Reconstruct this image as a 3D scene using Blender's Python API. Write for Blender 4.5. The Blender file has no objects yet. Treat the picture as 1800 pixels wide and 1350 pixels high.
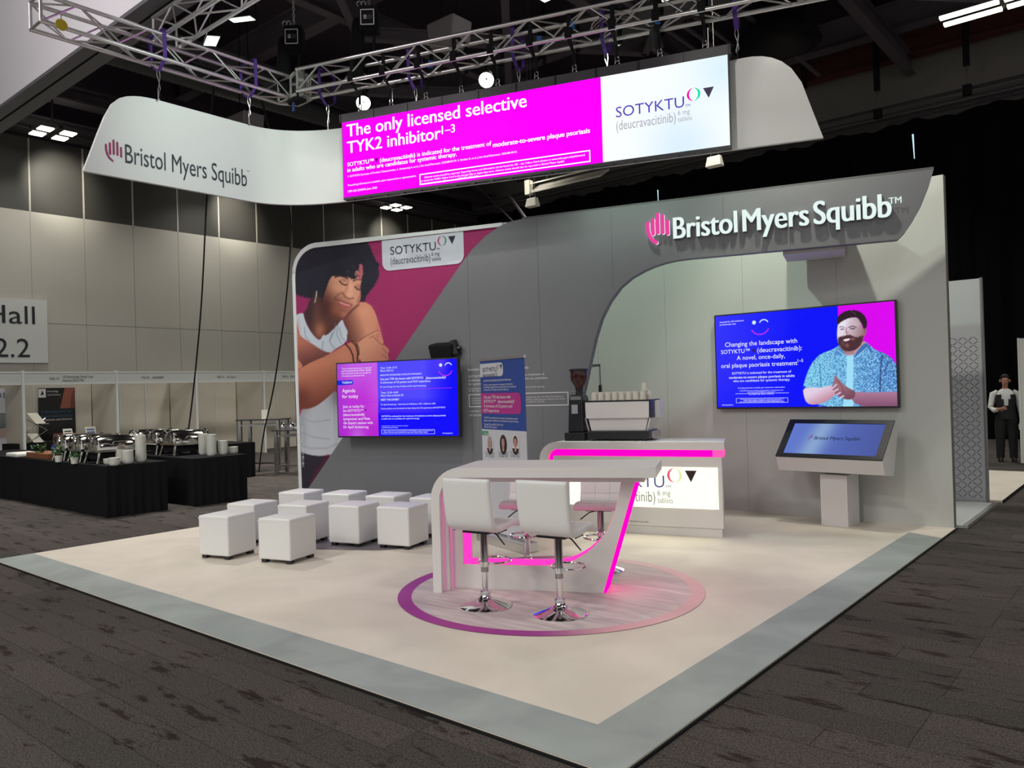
import bpy, bmesh, math, random
import numpy as np
from mathutils import Vector, Matrix
random.seed(7)
rng = np.random.default_rng(5)
SC = bpy.context.scene
COL = SC.collection
PI = math.pi
R = math.radians

# ------------------------------------------------------------------ camera
FPX, YAW, PITCH, ROLL, HCAM = 1380.8, -0.699186, 0.0057807, -0.0289005, 1.72
def cam_axes():
    cy, sy, cp, sp = math.cos(YAW), math.sin(YAW), math.cos(PITCH), math.sin(PITCH)
    f = np.array([sy*cp, cy*cp, sp]); r = np.array([cy, -sy, 0.0]); u = np.cross(r, f)
    c, s = math.cos(ROLL), math.sin(ROLL)
    return c*r+s*u, -s*r+c*u, f
CR, CU, CF = cam_axes()
CO = np.array([0, 0, HCAM])
cd = bpy.data.cameras.new('camera'); cam = bpy.data.objects.new('camera', cd); COL.objects.link(cam)
cd.sensor_width = 36; cd.sensor_fit = 'HORIZONTAL'; cd.lens = FPX*36/1800; cd.clip_end = 200
cam.matrix_world = Matrix(((CR[0], CU[0], -CF[0], 0), (CR[1], CU[1], -CF[1], 0), (CR[2], CU[2], -CF[2], HCAM), (0, 0, 0, 1)))
SC.camera = cam
# ------------------------------------------------------------------ view, world, lights
SC.view_settings.view_transform = 'Standard'; SC.view_settings.look = 'None'
SC.view_settings.exposure = 0.0; SC.view_settings.gamma = 1.0
SC.cycles.use_denoising = True
SC.cycles.max_bounces = 6; SC.cycles.diffuse_bounces = 3; SC.cycles.glossy_bounces = 3
SC.cycles.sample_clamp_indirect = 4.0
W = bpy.data.worlds.new('world'); SC.world = W; W.use_nodes = True
W.node_tree.nodes['Background'].inputs[0].default_value = (1.0, 0.99, 0.95, 1)
W.node_tree.nodes['Background'].inputs[1].default_value = 0.50
def area(name, loc, size, power, col=(1, 1, 1), aim=None, sy=None, spread=None):
    d = bpy.data.lights.new(name, 'AREA'); d.energy = power; d.color = col; d.size = size
    if sy: d.shape = 'RECTANGLE'; d.size_y = sy
    if spread: d.spread = spread
    o = bpy.data.objects.new(name, d); COL.objects.link(o); o.location = loc
    v = Vector(aim)-Vector(loc) if aim else Vector((0, 0, -1))
    o.rotation_euler = v.to_track_quat('-Z', 'Y').to_euler(); return o
def spot(name, loc, aim, power, deg=60, blend=.5, size=.06, col=(1, 1, 1)):
    d = bpy.data.lights.new(name, 'SPOT'); d.energy = power; d.color = col; d.spot_size = R(deg); d.spot_blend = blend; d.shadow_soft_size = size
    o = bpy.data.objects.new(name, d); COL.objects.link(o); o.location = loc
    o.rotation_euler = (Vector(aim)-Vector(loc)).to_track_quat('-Z', 'Y').to_euler(); return o
# hall ceiling lamps
for hx in (-14.5, -6.5, 1.5):
    for hy in (6.0, 13.5, 21.0):
        if (hx, hy) in ((-6.5, 6.0),): continue
        area('hall_fill_lamp', (hx, hy, 9.6), 1.3, (460 if hx < -10 else 190) if hx < 0 else 110, (1.0, .97, .9), spread=R(105))
for hx in (-8.5, -2.5, 3.5):  # unseen lamps added on the near side to brighten what faces the camera
    for hy in (-9.0, -3.5):
        area('hall_fill_lamp', (hx, hy, 9.2), 1.3, (430, 300, 130)[int((hx+8.5)/6)], (1.0, .98, .93), spread=R(150))
# rig spots hung on the truss: over the front of the floor and onto the walls
GRN = (.93, 1.0, .93)
spot('rig_spot', (-8.15, 6.85, 5.62), (-6.0, 3.2, 0), 520, 95, .8, .05, GRN)
spot('rig_spot', (-6.45, 7.42, 5.62), (-4.2, 3.4, 0), 620, 95, .8, .05, GRN)
spot('rig_spot', (-7.6, 6.95, 5.7), (-8.2, 7.9, 1.8), 160, 110, .8, .05, GRN)
spot('rig_spot', (-4.9, 7.85, 5.7), (-4.6, 9.9, 2.2), 340, 100, .6, .04, (.78, 1.0, .82))
spot('rig_spot', (-3.2, 8.5, 5.7), (-2.6, 9.9, 2.5), 330, 100, .6, .04, (1.0, .97, .84))
spot('rig_spot', (-6.6, 4.75, 6.0), (-9.3, 5.4, 4.9), 185, 80, .95, .05, (.82, 1.0, .90))
spot('rig_spot', (-3.6, 4.75, 6.05), (-3.3, 8.5, 5.0), 130, 38, .9, .05, (1, .95, .88))
spot('rig_spot', (-5.0, 4.7, 6.6), (-8.3, 7.5, 2.2), 520, 62, .9, .05, (1, .98, .95))

# ------------------------------------------------------------------ helpers
def lin(c):
    return tuple((x/255/12.92 if x <= 10.3 else ((x/255+.055)/1.055)**2.4) for x in c)
MATS = {}
def mat(name, rgb, rough=.5, metal=0.0, emit=0.0, noise=0.0, nscale=8.0, bump=0.0, bscale=60.0, spec=.5, alpha=1.0, alb=None):
    if name in MATS: return MATS[name]
    m = bpy.data.materials.new(name); m.use_nodes = True; nt = m.node_tree; b = nt.nodes['Principled BSDF']
    c = alb if alb else lin(rgb)
    b.inputs['Base Color'].default_value = (*c, 1); b.inputs['Roughness'].default_value = rough; b.inputs['Metallic'].default_value = metal
    b.inputs['Specular IOR Level'].default_value = spec
    if emit:
        b.inputs['Emission Color'].default_value = (*c, 1); b.inputs['Emission Strength'].default_value = emit
        b.inputs['Base Color'].default_value = (.004, .004, .004, 1); b.inputs['Specular IOR Level'].default_value = 0.0; b.inputs['Roughness'].default_value = .9
    geo = None
    if noise or bump:
        geo = nt.nodes.new('ShaderNodeNewGeometry')
    if noise:
        n = nt.nodes.new('ShaderNodeTexNoise'); n.inputs['Scale'].default_value = nscale; n.inputs['Detail'].default_value = 5
        nt.links.new(geo.outputs['Position'], n.inputs['Vector'])
        mx = nt.nodes.new('ShaderNodeMix'); mx.data_type = 'RGBA'
        mx.inputs[6].default_value = (*[x*(1-noise) for x in c], 1); mx.inputs[7].default_value = (*[min(1, x*(1+noise)) for x in c], 1)
        nt.links.new(n.outputs['Fac'], mx.inputs[0]); nt.links.new(mx.outputs[2], b.inputs['Base Color'])
    if bump:
        n2 = nt.nodes.new('ShaderNodeTexNoise'); n2.inputs['Scale'].default_value = bscale
        nt.links.new(geo.outputs['Position'], n2.inputs['Vector'])
        bp = nt.nodes.new('ShaderNodeBump'); bp.inputs['Strength'].default_value = bump; bp.inputs['Distance'].default_value = .01
        nt.links.new(n2.outputs['Fac'], bp.inputs['Height']); nt.links.new(bp.outputs['Normal'], b.inputs['Normal'])
    MATS[name] = m; return m
def vmat(name, emit=False, strength=1.0, rough=.5):
    m = bpy.data.materials.new(name); m.use_nodes = True; nt = m.node_tree; b = nt.nodes['Principled BSDF']
    a = nt.nodes.new('ShaderNodeVertexColor'); a.layer_name = 'Col'
    if emit:
        nt.links.new(a.outputs[0], b.inputs['Emission Color']); b.inputs['Emission Strength'].default_value = strength
        b.inputs['Base Color'].default_value = (.004, .004, .004, 1); b.inputs['Roughness'].default_value = .4; b.inputs['Specular IOR Level'].default_value = 0.05
    else:
        nt.links.new(a.outputs[0], b.inputs['Base Color']); b.inputs['Roughness'].default_value = rough
    return m
class Fr:                                    # a local frame: x along, y away from the viewer, z up
    def __init__(s, o, deg):
        s.o = np.array(o, float); s.deg = deg; a = R(deg)
        s.u = np.array([math.cos(a), math.sin(a), 0]); s.n = np.array([-math.sin(a), math.cos(a), 0])
    def loc(s, p): d = np.array(p)-s.o; return (float(d@s.u), float(d@s.n), float(d[2]))
    def pl(s, x, y, v=0.0):                  # point of the plane local-y = v seen at photo pixel x, y
        d = CF+(x-900)/FPX*CR-(y-675)/FPX*CU; o = s.o+v*s.n
        t = ((o-CO)@s.n)/(d@s.n); p = s.loc(CO+t*d); return (p[0], p[2])
    def w(s, u, v, z): return s.o+u*s.u+v*s.n+np.array([0, 0, z])
def gnd(x, y, z=0.0):
    d = CF+(x-900)/FPX*CR-(y-675)/FPX*CU; t = (z-HCAM)/d[2]; return CO+t*d
class MB:
    def __init__(s): s.v = []; s.f = []; s.m = []; s.mats = []
    def mi(s, m):
        if m not in s.mats: s.mats.append(m)
        return s.mats.index(m)
    def add(s, vs, fs, m):
        k = len(s.v); i = s.mi(m); s.v += [tuple(map(float, p)) for p in vs]
        for f in fs: s.f.append(tuple(k+j for j in f)); s.m.append(i)
        return s
    def box(s, c, d, m, rot=0.0):
        a, b, e = [x/2 for x in d]; cs, sn = math.cos(rot), math.sin(rot); vs = []
        for z in (-e, e):
            for x, y in ((-a, -b), (a, -b), (a, b), (-a, b)): vs.append((c[0]+x*cs-y*sn, c[1]+x*sn+y*cs, c[2]+z))
        return s.add(vs, [(3, 2, 1, 0), (4, 5, 6, 7), (0, 1, 5, 4), (1, 2, 6, 5), (2, 3, 7, 6), (3, 0, 4, 7)], m)
    def bx(s, x0, x1, y0, y1, z0, z1, m): return s.box(((x0+x1)/2, (y0+y1)/2, (z0+z1)/2), (x1-x0, y1-y0, z1-z0), m)
    def hexa(s, p8, m): return s.add(p8, [(3, 2, 1, 0), (4, 5, 6, 7), (0, 1, 5, 4), (1, 2, 6, 5), (2, 3, 7, 6), (3, 0, 4, 7)], m)
    def bar(s, p, q, w, h, m):               # rectangular bar between two points
        p, q = Vector(p), Vector(q); d = (q-p).normalized(); up = Vector((0, 0, 1)) if abs(d.z) < .95 else Vector((1, 0, 0))
        a = d.cross(up).normalized()*w/2; b = a.cross(d).normalized()*h/2
        vs = [p-a-b, p+a-b, p+a+b, p-a+b, q-a-b, q+a-b, q+a+b, q-a+b]
        return s.add(vs, [(3, 2, 1, 0), (4, 5, 6, 7), (0, 1, 5, 4), (1, 2, 6, 5), (2, 3, 7, 6), (3, 0, 4, 7)], m)
    def tube(s, pts, r, m, n=8, cap=True, closed=False):
        P = [Vector(p) for p in pts]; k0 = len(s.v); rings = []; N = len(P)
        prev = None
        for i, p in enumerate(P):
            if closed: d = (P[(i+1) % N]-P[i-1]).normalized()
            else: d = (P[min(i+1, N-1)]-P[max(i-1, 0)]).normalized()
            if prev is None:
                up = Vector((0, 0, 1)) if abs(d.z) < .9 else Vector((1, 0, 0)); a = d.cross(up).normalized()
            else: a = (prev-d*prev.dot(d)).normalized()
            prev = a; b = d.cross(a); rr = r[i] if hasattr(r, '__len__') else r
            rings.append([p+a*math.cos(2*PI*j/n)*rr+b*math.sin(2*PI*j/n)*rr for j in range(n)])
        vs = [v for rg in rings for v in rg]; fs = []
        for i in range(N if closed else N-1):
            i2 = (i+1) % N
            for j in range(n): fs.append((i*n+j, i*n+(j+1) % n, i2*n+(j+1) % n, i2*n+j))
        if cap and not closed: fs.append(tuple(range(n))[::-1]); fs.append(tuple((N-1)*n+j for j in range(n)))
        return s.add(vs, fs, m)
    def lathe(s, prof, c, m, n=24):          # prof: (r, z)
        vs = []; fs = []; K = len(prof)
        for r, z in prof:
            for j in range(n): a = 2*PI*j/n; vs.append((c[0]+r*math.cos(a), c[1]+r*math.sin(a), c[2]+z))
        for i in range(K-1):
            for j in range(n): fs.append((i*n+j, i*n+(j+1) % n, (i+1)*n+(j+1) % n, (i+1)*n+j))
        if prof[0][0] > 1e-5: fs.append(tuple(range(n))[::-1])
        if prof[-1][0] > 1e-5: fs.append(tuple((K-1)*n+j for j in range(n)))
        return s.add(vs, fs, m)
    def prism(s, out, v0, v1, m, side=None): # outline (u, z) extruded along local y
        n = len(out); ar = sum(out[i][0]*out[(i+1) % n][1]-out[(i+1) % n][0]*out[i][1] for i in range(n))
        if ar < 0: out = out[::-1]
        vs = [(u, v0, z) for u, z in out]+[(u, v1, z) for u, z in out]
        s.add(vs, [tuple(range(n)), tuple(range(2*n-1, n-1, -1))], m)
        s.add(vs, [(i, n+i, n+(i+1) % n, (i+1) % n) for i in range(n)], side or m); return s
    def flat(s, out, v, m):                  # outline (u, z) as one face looking at the viewer
        n = len(out); ar = sum(out[i][0]*out[(i+1) % n][1]-out[(i+1) % n][0]*out[i][1] for i in range(n))
        if ar < 0: out = out[::-1]
        return s.add([(u, v, z) for u, z in out], [tuple(range(n))], m)
    def loft(s, rings, m, cap=True):
        n = len(rings[0]); vs = [p for r in rings for p in r]; fs = []
        for i in range(len(rings)-1):
            for j in range(n): fs.append((i*n+j, i*n+(j+1) % n, (i+1)*n+(j+1) % n, (i+1)*n+j))
        if cap: fs.append(tuple(range(n))[::-1]); fs.append(tuple((len(rings)-1)*n+j for j in range(n)))
        return s.add(vs, fs, m)
    def build(s, name, parent=None, smooth=False, bevel=0.0, loc=None, rot=0.0, seg=2, angle=35):
        me = bpy.data.meshes.new(name); me.from_pydata(s.v, [], s.f)
        for mm in s.mats: me.materials.append(mm)
        me.polygons.foreach_set('material_index', s.m); me.update()
        if smooth:
            me.polygons.foreach_set('use_smooth', [True]*len(s.f))
            try: me.set_sharp_from_angle(angle=R(angle))
            except Exception: pass
        o = bpy.data.objects.new(name, me); COL.objects.link(o)
        if parent: o.parent = parent
        if loc is not None: o.location = loc
        o.rotation_euler = (0, 0, rot)
        if bevel:
            b = o.modifiers.new('bevel', 'BEVEL'); b.width = bevel; b.segments = seg; b.limit_method = 'ANGLE'; b.angle_limit = R(35)
        return o
def tag(o, label, cat, group=None, kind=None):
    if label: o['label'] = label
    if cat: o['category'] = cat
    if group: o['group'] = group
    if kind: o['kind'] = kind
    return o
def thing(name, label, cat, loc=(0, 0, 0), deg=0.0, group=None):
    o = bpy.data.objects.new(name, None); COL.objects.link(o); o.location = loc; o.rotation_euler = (0, 0, R(deg)); o.empty_display_size = .1
    return tag(o, label, cat, group)
def tfr(name, label, cat, fr, group=None): return thing(name, label, cat, tuple(fr.o), fr.deg, group)
def struct(mb, name, **k): return tag(mb.build(name, **k), None, None, None, 'structure')
def dup(root, loc, deg, label, group=None, cat=None):
    r = root.copy(); COL.objects.link(r); r.location = loc; r.rotation_euler = (0, 0, R(deg)); r['label'] = label
    if group: r['group'] = group
    for ch in list(root.children):
        c = ch.copy(); COL.objects.link(c); c.parent = r
        for g in list(ch.children):
            d = g.copy(); COL.objects.link(d); d.parent = c
    return r
# ---- text
TCACHE = {}
def glyphs(t, bold=0.0, res=3):
    key = (t, bold, res)
    if key not in TCACHE:
        cu = bpy.data.curves.new('t', 'FONT'); cu.body = t; cu.size = 1; cu.resolution_u = res; cu.offset = bold
        ob = bpy.data.objects.new('t', cu); COL.objects.link(ob)
        dg = bpy.context.evaluated_depsgraph_get(); me = bpy.data.meshes.new_from_object(ob.evaluated_get(dg))
        vs = np.array([v.co[:] for v in me.vertices]).reshape(-1, 3); fs = [tuple(p.vertices) for p in me.polygons]
        bpy.data.objects.remove(ob); bpy.data.curves.remove(cu); bpy.data.meshes.remove(me); TCACHE[key] = (vs, fs)
    return TCACHE[key]
def text(mb, t, u0, z0, w, m, v=-.004, h=None, bold=0.0, res=3, rise=0.0, ext=0.0, flip=False):
    """t set on the baseline u0,z0 and stretched to width w; h = scale of the em (default: as wide)"""
    vs, fs = glyphs(t, 0.0, res)
    if not len(vs): return
    if bold > 0.006:                       # heavier weight: the same outlines set twice, a hair apart
        for k_ in (-1, 1): text(mb, t, u0+k_*bold*.5*(h or w/(vs[:, 0].max()-vs[:, 0].min())), z0, w, m, v+k_*.0004, h, 0.0, res, rise, ext)
    x0, x1 = vs[:, 0].min(), vs[:, 0].max(); sx = w/(x1-x0); sz = h if h else sx
    us = u0+(vs[:, 0]-x0)*sx; zs = z0+vs[:, 1]*sz+(us-u0)*rise
    mb.add([(a, v, b) for a, b in zip(us, zs)], fs, m)
    if ext:
        n = len(vs); edge = {}
        for f in fs:
            for i in range(len(f)):
                e = (f[i], f[(i+1) % len(f)])
                if (e[1], e[0]) in edge: del edge[(e[1], e[0])]
                else: edge[e] = 1
        pts = [(a, v, b) for a, b in zip(us, zs)]+[(a, v+ext, b) for a, b in zip(us, zs)]
        mb.add(pts, [(b, a, a+n, b+n) for a, b in edge], m if ext is True else mb.edge)
def ptext(mb, t, F, p0, x1, m, v=-.004, hpx=None, bold=0.0, res=3, y1=None, vp=0.0, ext=0.0):
    """text between photo pixels on a frame's plane"""
    a = F.pl(p0[0], p0[1], vp); b = F.pl(x1, y1 if y1 is not None else p0[1], vp)
    h = None
    if hpx: c = F.pl(p0[0], p0[1]-hpx, vp); h = (c[1]-a[1])/.73
    text(mb, t, a[0], a[1], b[0]-a[0], m, v, h, bold, res, ext=ext)
def stroke(pts, w, n=8):
    P = [Vector((p[0], p[1])) for p in pts]; L = []; Rr = []
    for i, p in enumerate(P):
        d = (P[min(i+1, len(P)-1)]-P[max(i-1, 0)]).normalized(); nn = Vector((-d.y, d.x))*w/2; L.append(p+nn); Rr.append(p-nn)
    def capf(c, d): 
        a0 = math.atan2(d.y, d.x); return [c+Vector((math.cos(a0+PI/2-PI*k/n), math.sin(a0+PI/2-PI*k/n)))*w/2 for k in range(1, n)]
    out = L+capf(P[-1], P[-1]-P[-2])+Rr[::-1]+capf(P[0], P[0]-P[1])
    return [(q.x, q.y) for q in out]
def arc(cx, cy, rx, ry, a0, a1, n=12): return [(cx+rx*math.cos(R(a0+(a1-a0)*i/n)), cy+ry*math.sin(R(a0+(a1-a0)*i/n))) for i in range(n+1)]
def rrect(x0, x1, z0, z1, r, n=6, corners='1111'):
    o = []
    for k, (cx, cz, a) in enumerate(((x1-r, z1-r, 0), (x0+r, z1-r, 90), (x0+r, z0+r, 180), (x1-r, z0+r, 270))):
        if corners[k] == '1': o += arc(cx, cz, r, r, a, a+90, n)
        else: o.append(((x1, z1), (x0, z1), (x0, z0), (x1, z0))[k])
    return o
# ---- painted prints and screens: colour stored on a fine mesh
def sdpoly(px, py, poly):
    P = np.array(poly, float); d = np.full(px.shape, 1e18); sgn = np.zeros(px.shape, bool); n = len(P)
    for i in range(n):
        a = P[i]; b = P[(i+1) % n]; e = b-a; wx = px-a[0]; wy = py-a[1]
        t = np.clip((wx*e[0]+wy*e[1])/max(e@e, 1e-9), 0, 1); d = np.minimum(d, (wx-e[0]*t)**2+(wy-e[1]*t)**2)
        c = ((a[1] > py) != (b[1] > py)) & (px < (b[0]-a[0])*(py-a[1])/((b[1]-a[1]) if abs(b[1]-a[1]) > 1e-9 else 1e-9)+a[0]); sgn ^= c
    return np.where(sgn, -1, 1)*np.sqrt(d)
def smooth_poly(p, it=2):
    for _ in range(it):
        q = []
        for i in range(len(p)):
            a = p[i]; b = p[(i+1) % len(p)]; q += [(a[0]*.75+b[0]*.25, a[1]*.75+b[1]*.25), (a[0]*.25+b[0]*.75, a[1]*.25+b[1]*.75)]
        p = q
    return p
class Paint:
    def __init__(s, px, py): s.x = px; s.y = py; s.c = np.zeros(px.shape+(3,))
    def put(s, mask, col):
        col = np.array(col, float)
        s.c = s.c*(1-mask[..., None])+col*mask[..., None]
    def poly(s, pts, col, soft=1.0, rough=0.0, a=1.0, sm=1):
        d = sdpoly(s.x, s.y, smooth_poly(list(pts), sm) if sm else pts)
        if rough: d = d+rng.normal(0, rough, d.shape)
        s.put(np.clip(.5-d/soft, 0, 1)*a, col); return d
    def shade(s, pts, c0, p0, c1, p1, soft=1.0, sm=1, a=1.0):   # linear gradient c0 at p0 to c1 at p1
        d = sdpoly(s.x, s.y, smooth_poly(list(pts), sm) if sm else pts); e = np.array(p1, float)-np.array(p0, float)
        t = np.clip(((s.x-p0[0])*e[0]+(s.y-p0[1])*e[1])/(e@e), 0, 1)[..., None]
        s.put(np.clip(.5-d/soft, 0, 1)*a, np.array(c0)*(1-t)+np.array(c1)*t)
    def line(s, pts, w, col, a=1.0, soft=1.0):
        P = np.array(pts, float); d = np.full(s.x.shape, 1e18)
        for i in range(len(P)-1):
            q = P[i]; e = P[i+1]-q; wx = s.x-q[0]; wy = s.y-q[1]; t = np.clip((wx*e[0]+wy*e[1])/(e@e), 0, 1)
            d = np.minimum(d, (wx-e[0]*t)**2+(wy-e[1]*t)**2)
        s.put(np.clip(.5-(np.sqrt(d)-w/2)/soft, 0, 1)*a, col)
    def blob(s, cx, cy, rx, ry, col, a=1.0):
        d = ((s.x-cx)/rx)**2+((s.y-cy)/ry)**2; s.put(np.exp(-d*1.2)*a, col)
def lin_np(c):
    c = np.clip(c, 0, 255)/255; return np.where(c <= .04045, c/12.92, ((c+.055)/1.055)**2.4)
def painted(name, F, u0, u1, z0, z1, nu, nz, v, fn, m, parent, gain=1.0, keep=None):
    us = np.linspace(u0, u1, nu+1); zs = np.linspace(z0, z1, nz+1); U, Z = np.meshgrid(us, zs)
    wp = F.o[None, None]+U[..., None]*F.u+v*F.n+Z[..., None]*np.array([0, 0, 1.0]); q = wp-CO; dz = q@CF
    px = 900+FPX*(q@CR)/dz; py = 675-FPX*(q@CU)/dz
    P = Paint(px, py); P.u = U; P.z = Z; fn(P); col = np.clip(lin_np(P.c)*gain, 0, 1).reshape(-1, 3)
    me = bpy.data.meshes.new(name); W1 = nu+1
    i, j = np.meshgrid(np.arange(nu), np.arange(nz)); k = (j*W1+i)
    fs = np.stack([k, k+1, k+1+W1, k+W1], -1).reshape(-1, 4)
    if keep is not None:
        uc = ((U[:-1, :-1]+U[1:, 1:])/2).reshape(-1); zc = ((Z[:-1, :-1]+Z[1:, 1:])/2).reshape(-1); fs = fs[keep(uc, zc)]
    me.from_pydata(np.stack([U.ravel(), np.full(U.size, v), Z.ravel()], -1).tolist(), [], fs.tolist())
    at = me.color_attributes.new('Col', 'FLOAT_COLOR', 'POINT'); at.data.foreach_set('color', np.concatenate([col, np.ones((len(col), 1))], 1).astype(np.float32).ravel())
    me.materials.append(m); o = bpy.data.objects.new(name, me); COL.objects.link(o); o.parent = parent; return o

# ------------------------------------------------------------------ materials
M_white = mat('white_laminate', (0, 0, 0), .45, alb=(.72, .70, .68))
M_white2 = mat('white_fabric_panel', (0, 0, 0), .7, alb=(.62, .62, .6))
M_grey = mat('grey_wall_panel', (0, 0, 0), .6, alb=(.165, .17, .183), noise=.04, nscale=1.5)
M_wall = mat('white_wall_panel', (0, 0, 0), .7, alb=(.49, .505, .48))
M_leath = mat('white_leatherette', (0, 0, 0), .42, alb=(.74, .74, .73), bump=.06, bscale=90)
M_black = mat('black_plastic', (0, 0, 0), .35, alb=(.012, .012, .014))
M_blackm = mat('black_matte', (0, 0, 0), .9, alb=(.01, .01, .011), spec=.2)
M_chrome = mat('chrome', (0, 0, 0), .08, 1.0, alb=(.8, .8, .82))
M_steel = mat('brushed_steel', (0, 0, 0), .3, 1.0, alb=(.55, .54, .52))
M_alu = mat('aluminium', (0, 0, 0), .38, 1.0, alb=(.72, .71, .7))
M_cloth = mat('black_cloth', (0, 0, 0), .95, alb=(.009, .009, .010), spec=.15)
M_pinkled = mat('pink_led', (0, 0, 0), .5, alb=(1.0, .0, .31), emit=2.0)
M_pinksoft = mat('pink_acrylic', (0, 0, 0), .5, alb=(1.0, .10, .45), emit=1.1)
M_warm = mat('backlit_cream', (0, 0, 0), .5, alb=(1.0, 1.0, .78), emit=1.25)
M_lamp = mat('lamp_white', (0, 0, 0), .5, alb=(1.0, .95, .80), emit=5.0)
M_lamp2 = mat('spot_lens', (0, 0, 0), .5, alb=(.93, 1.0, .86), emit=14.0)
M_ceil = mat('ceiling_black', (0, 0, 0), .9, alb=(.045, .034, .05), spec=.2)
M_beam = mat('painted_girder', (0, 0, 0), .7, alb=(.10, .085, .105), spec=.3)
M_beam2 = mat('dark_girder', (0, 0, 0), .7, alb=(.05, .043, .052), spec=.3)
M_bone = mat('bone_white', (0, 0, 0), .5, alb=(.72, .70, .60))
M_purple = mat('purple_webbing', (0, 0, 0), .8, alb=(.085, .03, .24))
M_wtext = mat('white_ink', (0, 0, 0), .6, alb=(.75, .75, .75))
M_dtext = mat('dark_ink', (0, 0, 0), .6, alb=(.02, .022, .03))
M_etext = mat('lit_white', (0, 0, 0), .5, alb=(.93, .95, 1), emit=.95)

def mat_carpet():
    m = bpy.data.materials.new('plank_carpet'); m.use_nodes = True; nt = m.node_tree; b = nt.nodes['Principled BSDF']; N = nt.nodes.new; L = nt.links.new
    b.inputs['Roughness'].default_value = .95; b.inputs['Specular IOR Level'].default_value = .15
    g = N('ShaderNodeNewGeometry')
    br = N('ShaderNodeTexBrick'); br.offset = .37; br.offset_frequency = 3; br.inputs['Scale'].default_value = 1; br.inputs['Brick Width'].default_value = 1.0; br.inputs['Row Height'].default_value = .25
    br.inputs['Mortar Size'].default_value = .0025; br.inputs['Color1'].default_value = (.072, .062, .057, 1); br.inputs['Color2'].default_value = (.05, .046, .042, 1); br.inputs['Mortar'].default_value = (.022, .02, .02, 1); br.inputs['Bias'].default_value = 0
    L(g.outputs['Position'], br.inputs['Vector'])
    mp = N('ShaderNodeMapping'); mp.inputs['Scale'].default_value = (2.3, 8.5, 1); L(g.outputs['Position'], mp.inputs['Vector'])
    n1 = N('ShaderNodeTexNoise'); n1.inputs['Scale'].default_value = 1.0; n1.inputs['Detail'].default_value = 6; n1.inputs['Roughness'].default_value = .62; L(mp.outputs[0], n1.inputs['Vector'])
    rp = N('ShaderNodeValToRGB'); rp.color_ramp.elements[0].position = .37; rp.color_ramp.elements[0].color = (.40, .32, .32, 1); rp.color_ramp.elements[1].position = .43; rp.color_ramp.elements[1].color = (1, 1, 1, 1)
    L(n1.outputs['Fac'], rp.inputs['Fac'])
    n2 = N('ShaderNodeTexNoise'); n2.inputs['Scale'].default_value = 95; n2.inputs['Detail'].default_value = 2; L(g.outputs['Position'], n2.inputs['Vector'])
    r2 = N('ShaderNodeValToRGB'); r2.color_ramp.elements[0].position = .3; r2.color_ramp.elements[0].color = (.45, .45, .45, 1); r2.color_ramp.elements[1].position = .72; r2.color_ramp.elements[1].color = (1.65, 1.62, 1.6, 1)
    L(n2.outputs['Fac'], r2.inputs['Fac'])
    x1 = N('ShaderNodeMix'); x1.data_type = 'RGBA'; x1.blend_type = 'MULTIPLY'; x1.inputs[0].default_value = 1; L(br.outputs['Color'], x1.inputs[6]); L(rp.outputs['Color'], x1.inputs[7])
    x2 = N('ShaderNodeMix'); x2.data_type = 'RGBA'; x2.blend_type = 'MULTIPLY'; x2.inputs[0].default_value = 1; L(x1.outputs[2], x2.inputs[6]); L(r2.outputs['Color'], x2.inputs[7])
    L(x2.outputs[2], b.inputs['Base Color'])
    bp = N('ShaderNodeBump'); bp.inputs['Strength'].default_value = .4; bp.inputs['Distance'].default_value = .006; L(n2.outputs['Fac'], bp.inputs['Height']); L(bp.outputs['Normal'], b.inputs['Normal'])
    return m
def mat_deck(name, c, c2, sc=(1, 1, 1), rough=.55, amt=.5, lo=.35, hi=.65, det=6):
    m = bpy.data.materials.new(name); m.use_nodes = True; nt = m.node_tree; b = nt.nodes['Principled BSDF']; N = nt.nodes.new; L = nt.links.new
    b.inputs['Roughness'].default_value = rough; b.inputs['Specular IOR Level'].default_value = .3
    g = N('ShaderNodeNewGeometry'); mp = N('ShaderNodeMapping'); mp.inputs['Scale'].default_value = sc; L(g.outputs['Position'], mp.inputs['Vector'])
    n = N('ShaderNodeTexNoise'); n.inputs['Scale'].default_value = 1; n.inputs['Detail'].default_value = det; n.inputs['Distortion'].default_value = .6; L(mp.outputs[0], n.inputs['Vector'])
    r = N('ShaderNodeValToRGB'); r.color_ramp.elements[0].position = lo; r.color_ramp.elements[0].color = (*c2, 1); r.color_ramp.elements[1].position = hi; r.color_ramp.elements[1].color = (*c, 1)
    L(n.outputs['Fac'], r.inputs['Fac']); L(r.outputs['Color'], b.inputs['Base Color']); return m
M_carpet = mat_carpet()
M_deck = mat_deck('cream_vinyl', (.70, .64, .55), (.62, .565, .485), (1.5, 1.5, 1))
M_strip = mat_deck('blue_grey_vinyl', (.34, .375, .36), (.27, .30, .29), (2.2, 2.2, 1))
M_wood = mat_deck('pale_wood_vinyl', (.66, .57, .56), (.46, .39, .40), (2.0, 14, 1), amt=.5)
M_rug = mat('grey_floor_vinyl', (0, 0, 0), .5, alb=(.17, .15, .165))
M_ring = mat('purple_floor_vinyl', (0, 0, 0), .5, alb=(.30, .035, .23))
M_ringp = mat('pink_floor_vinyl', (0, 0, 0), .5, alb=(.66, .36, .40))

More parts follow.
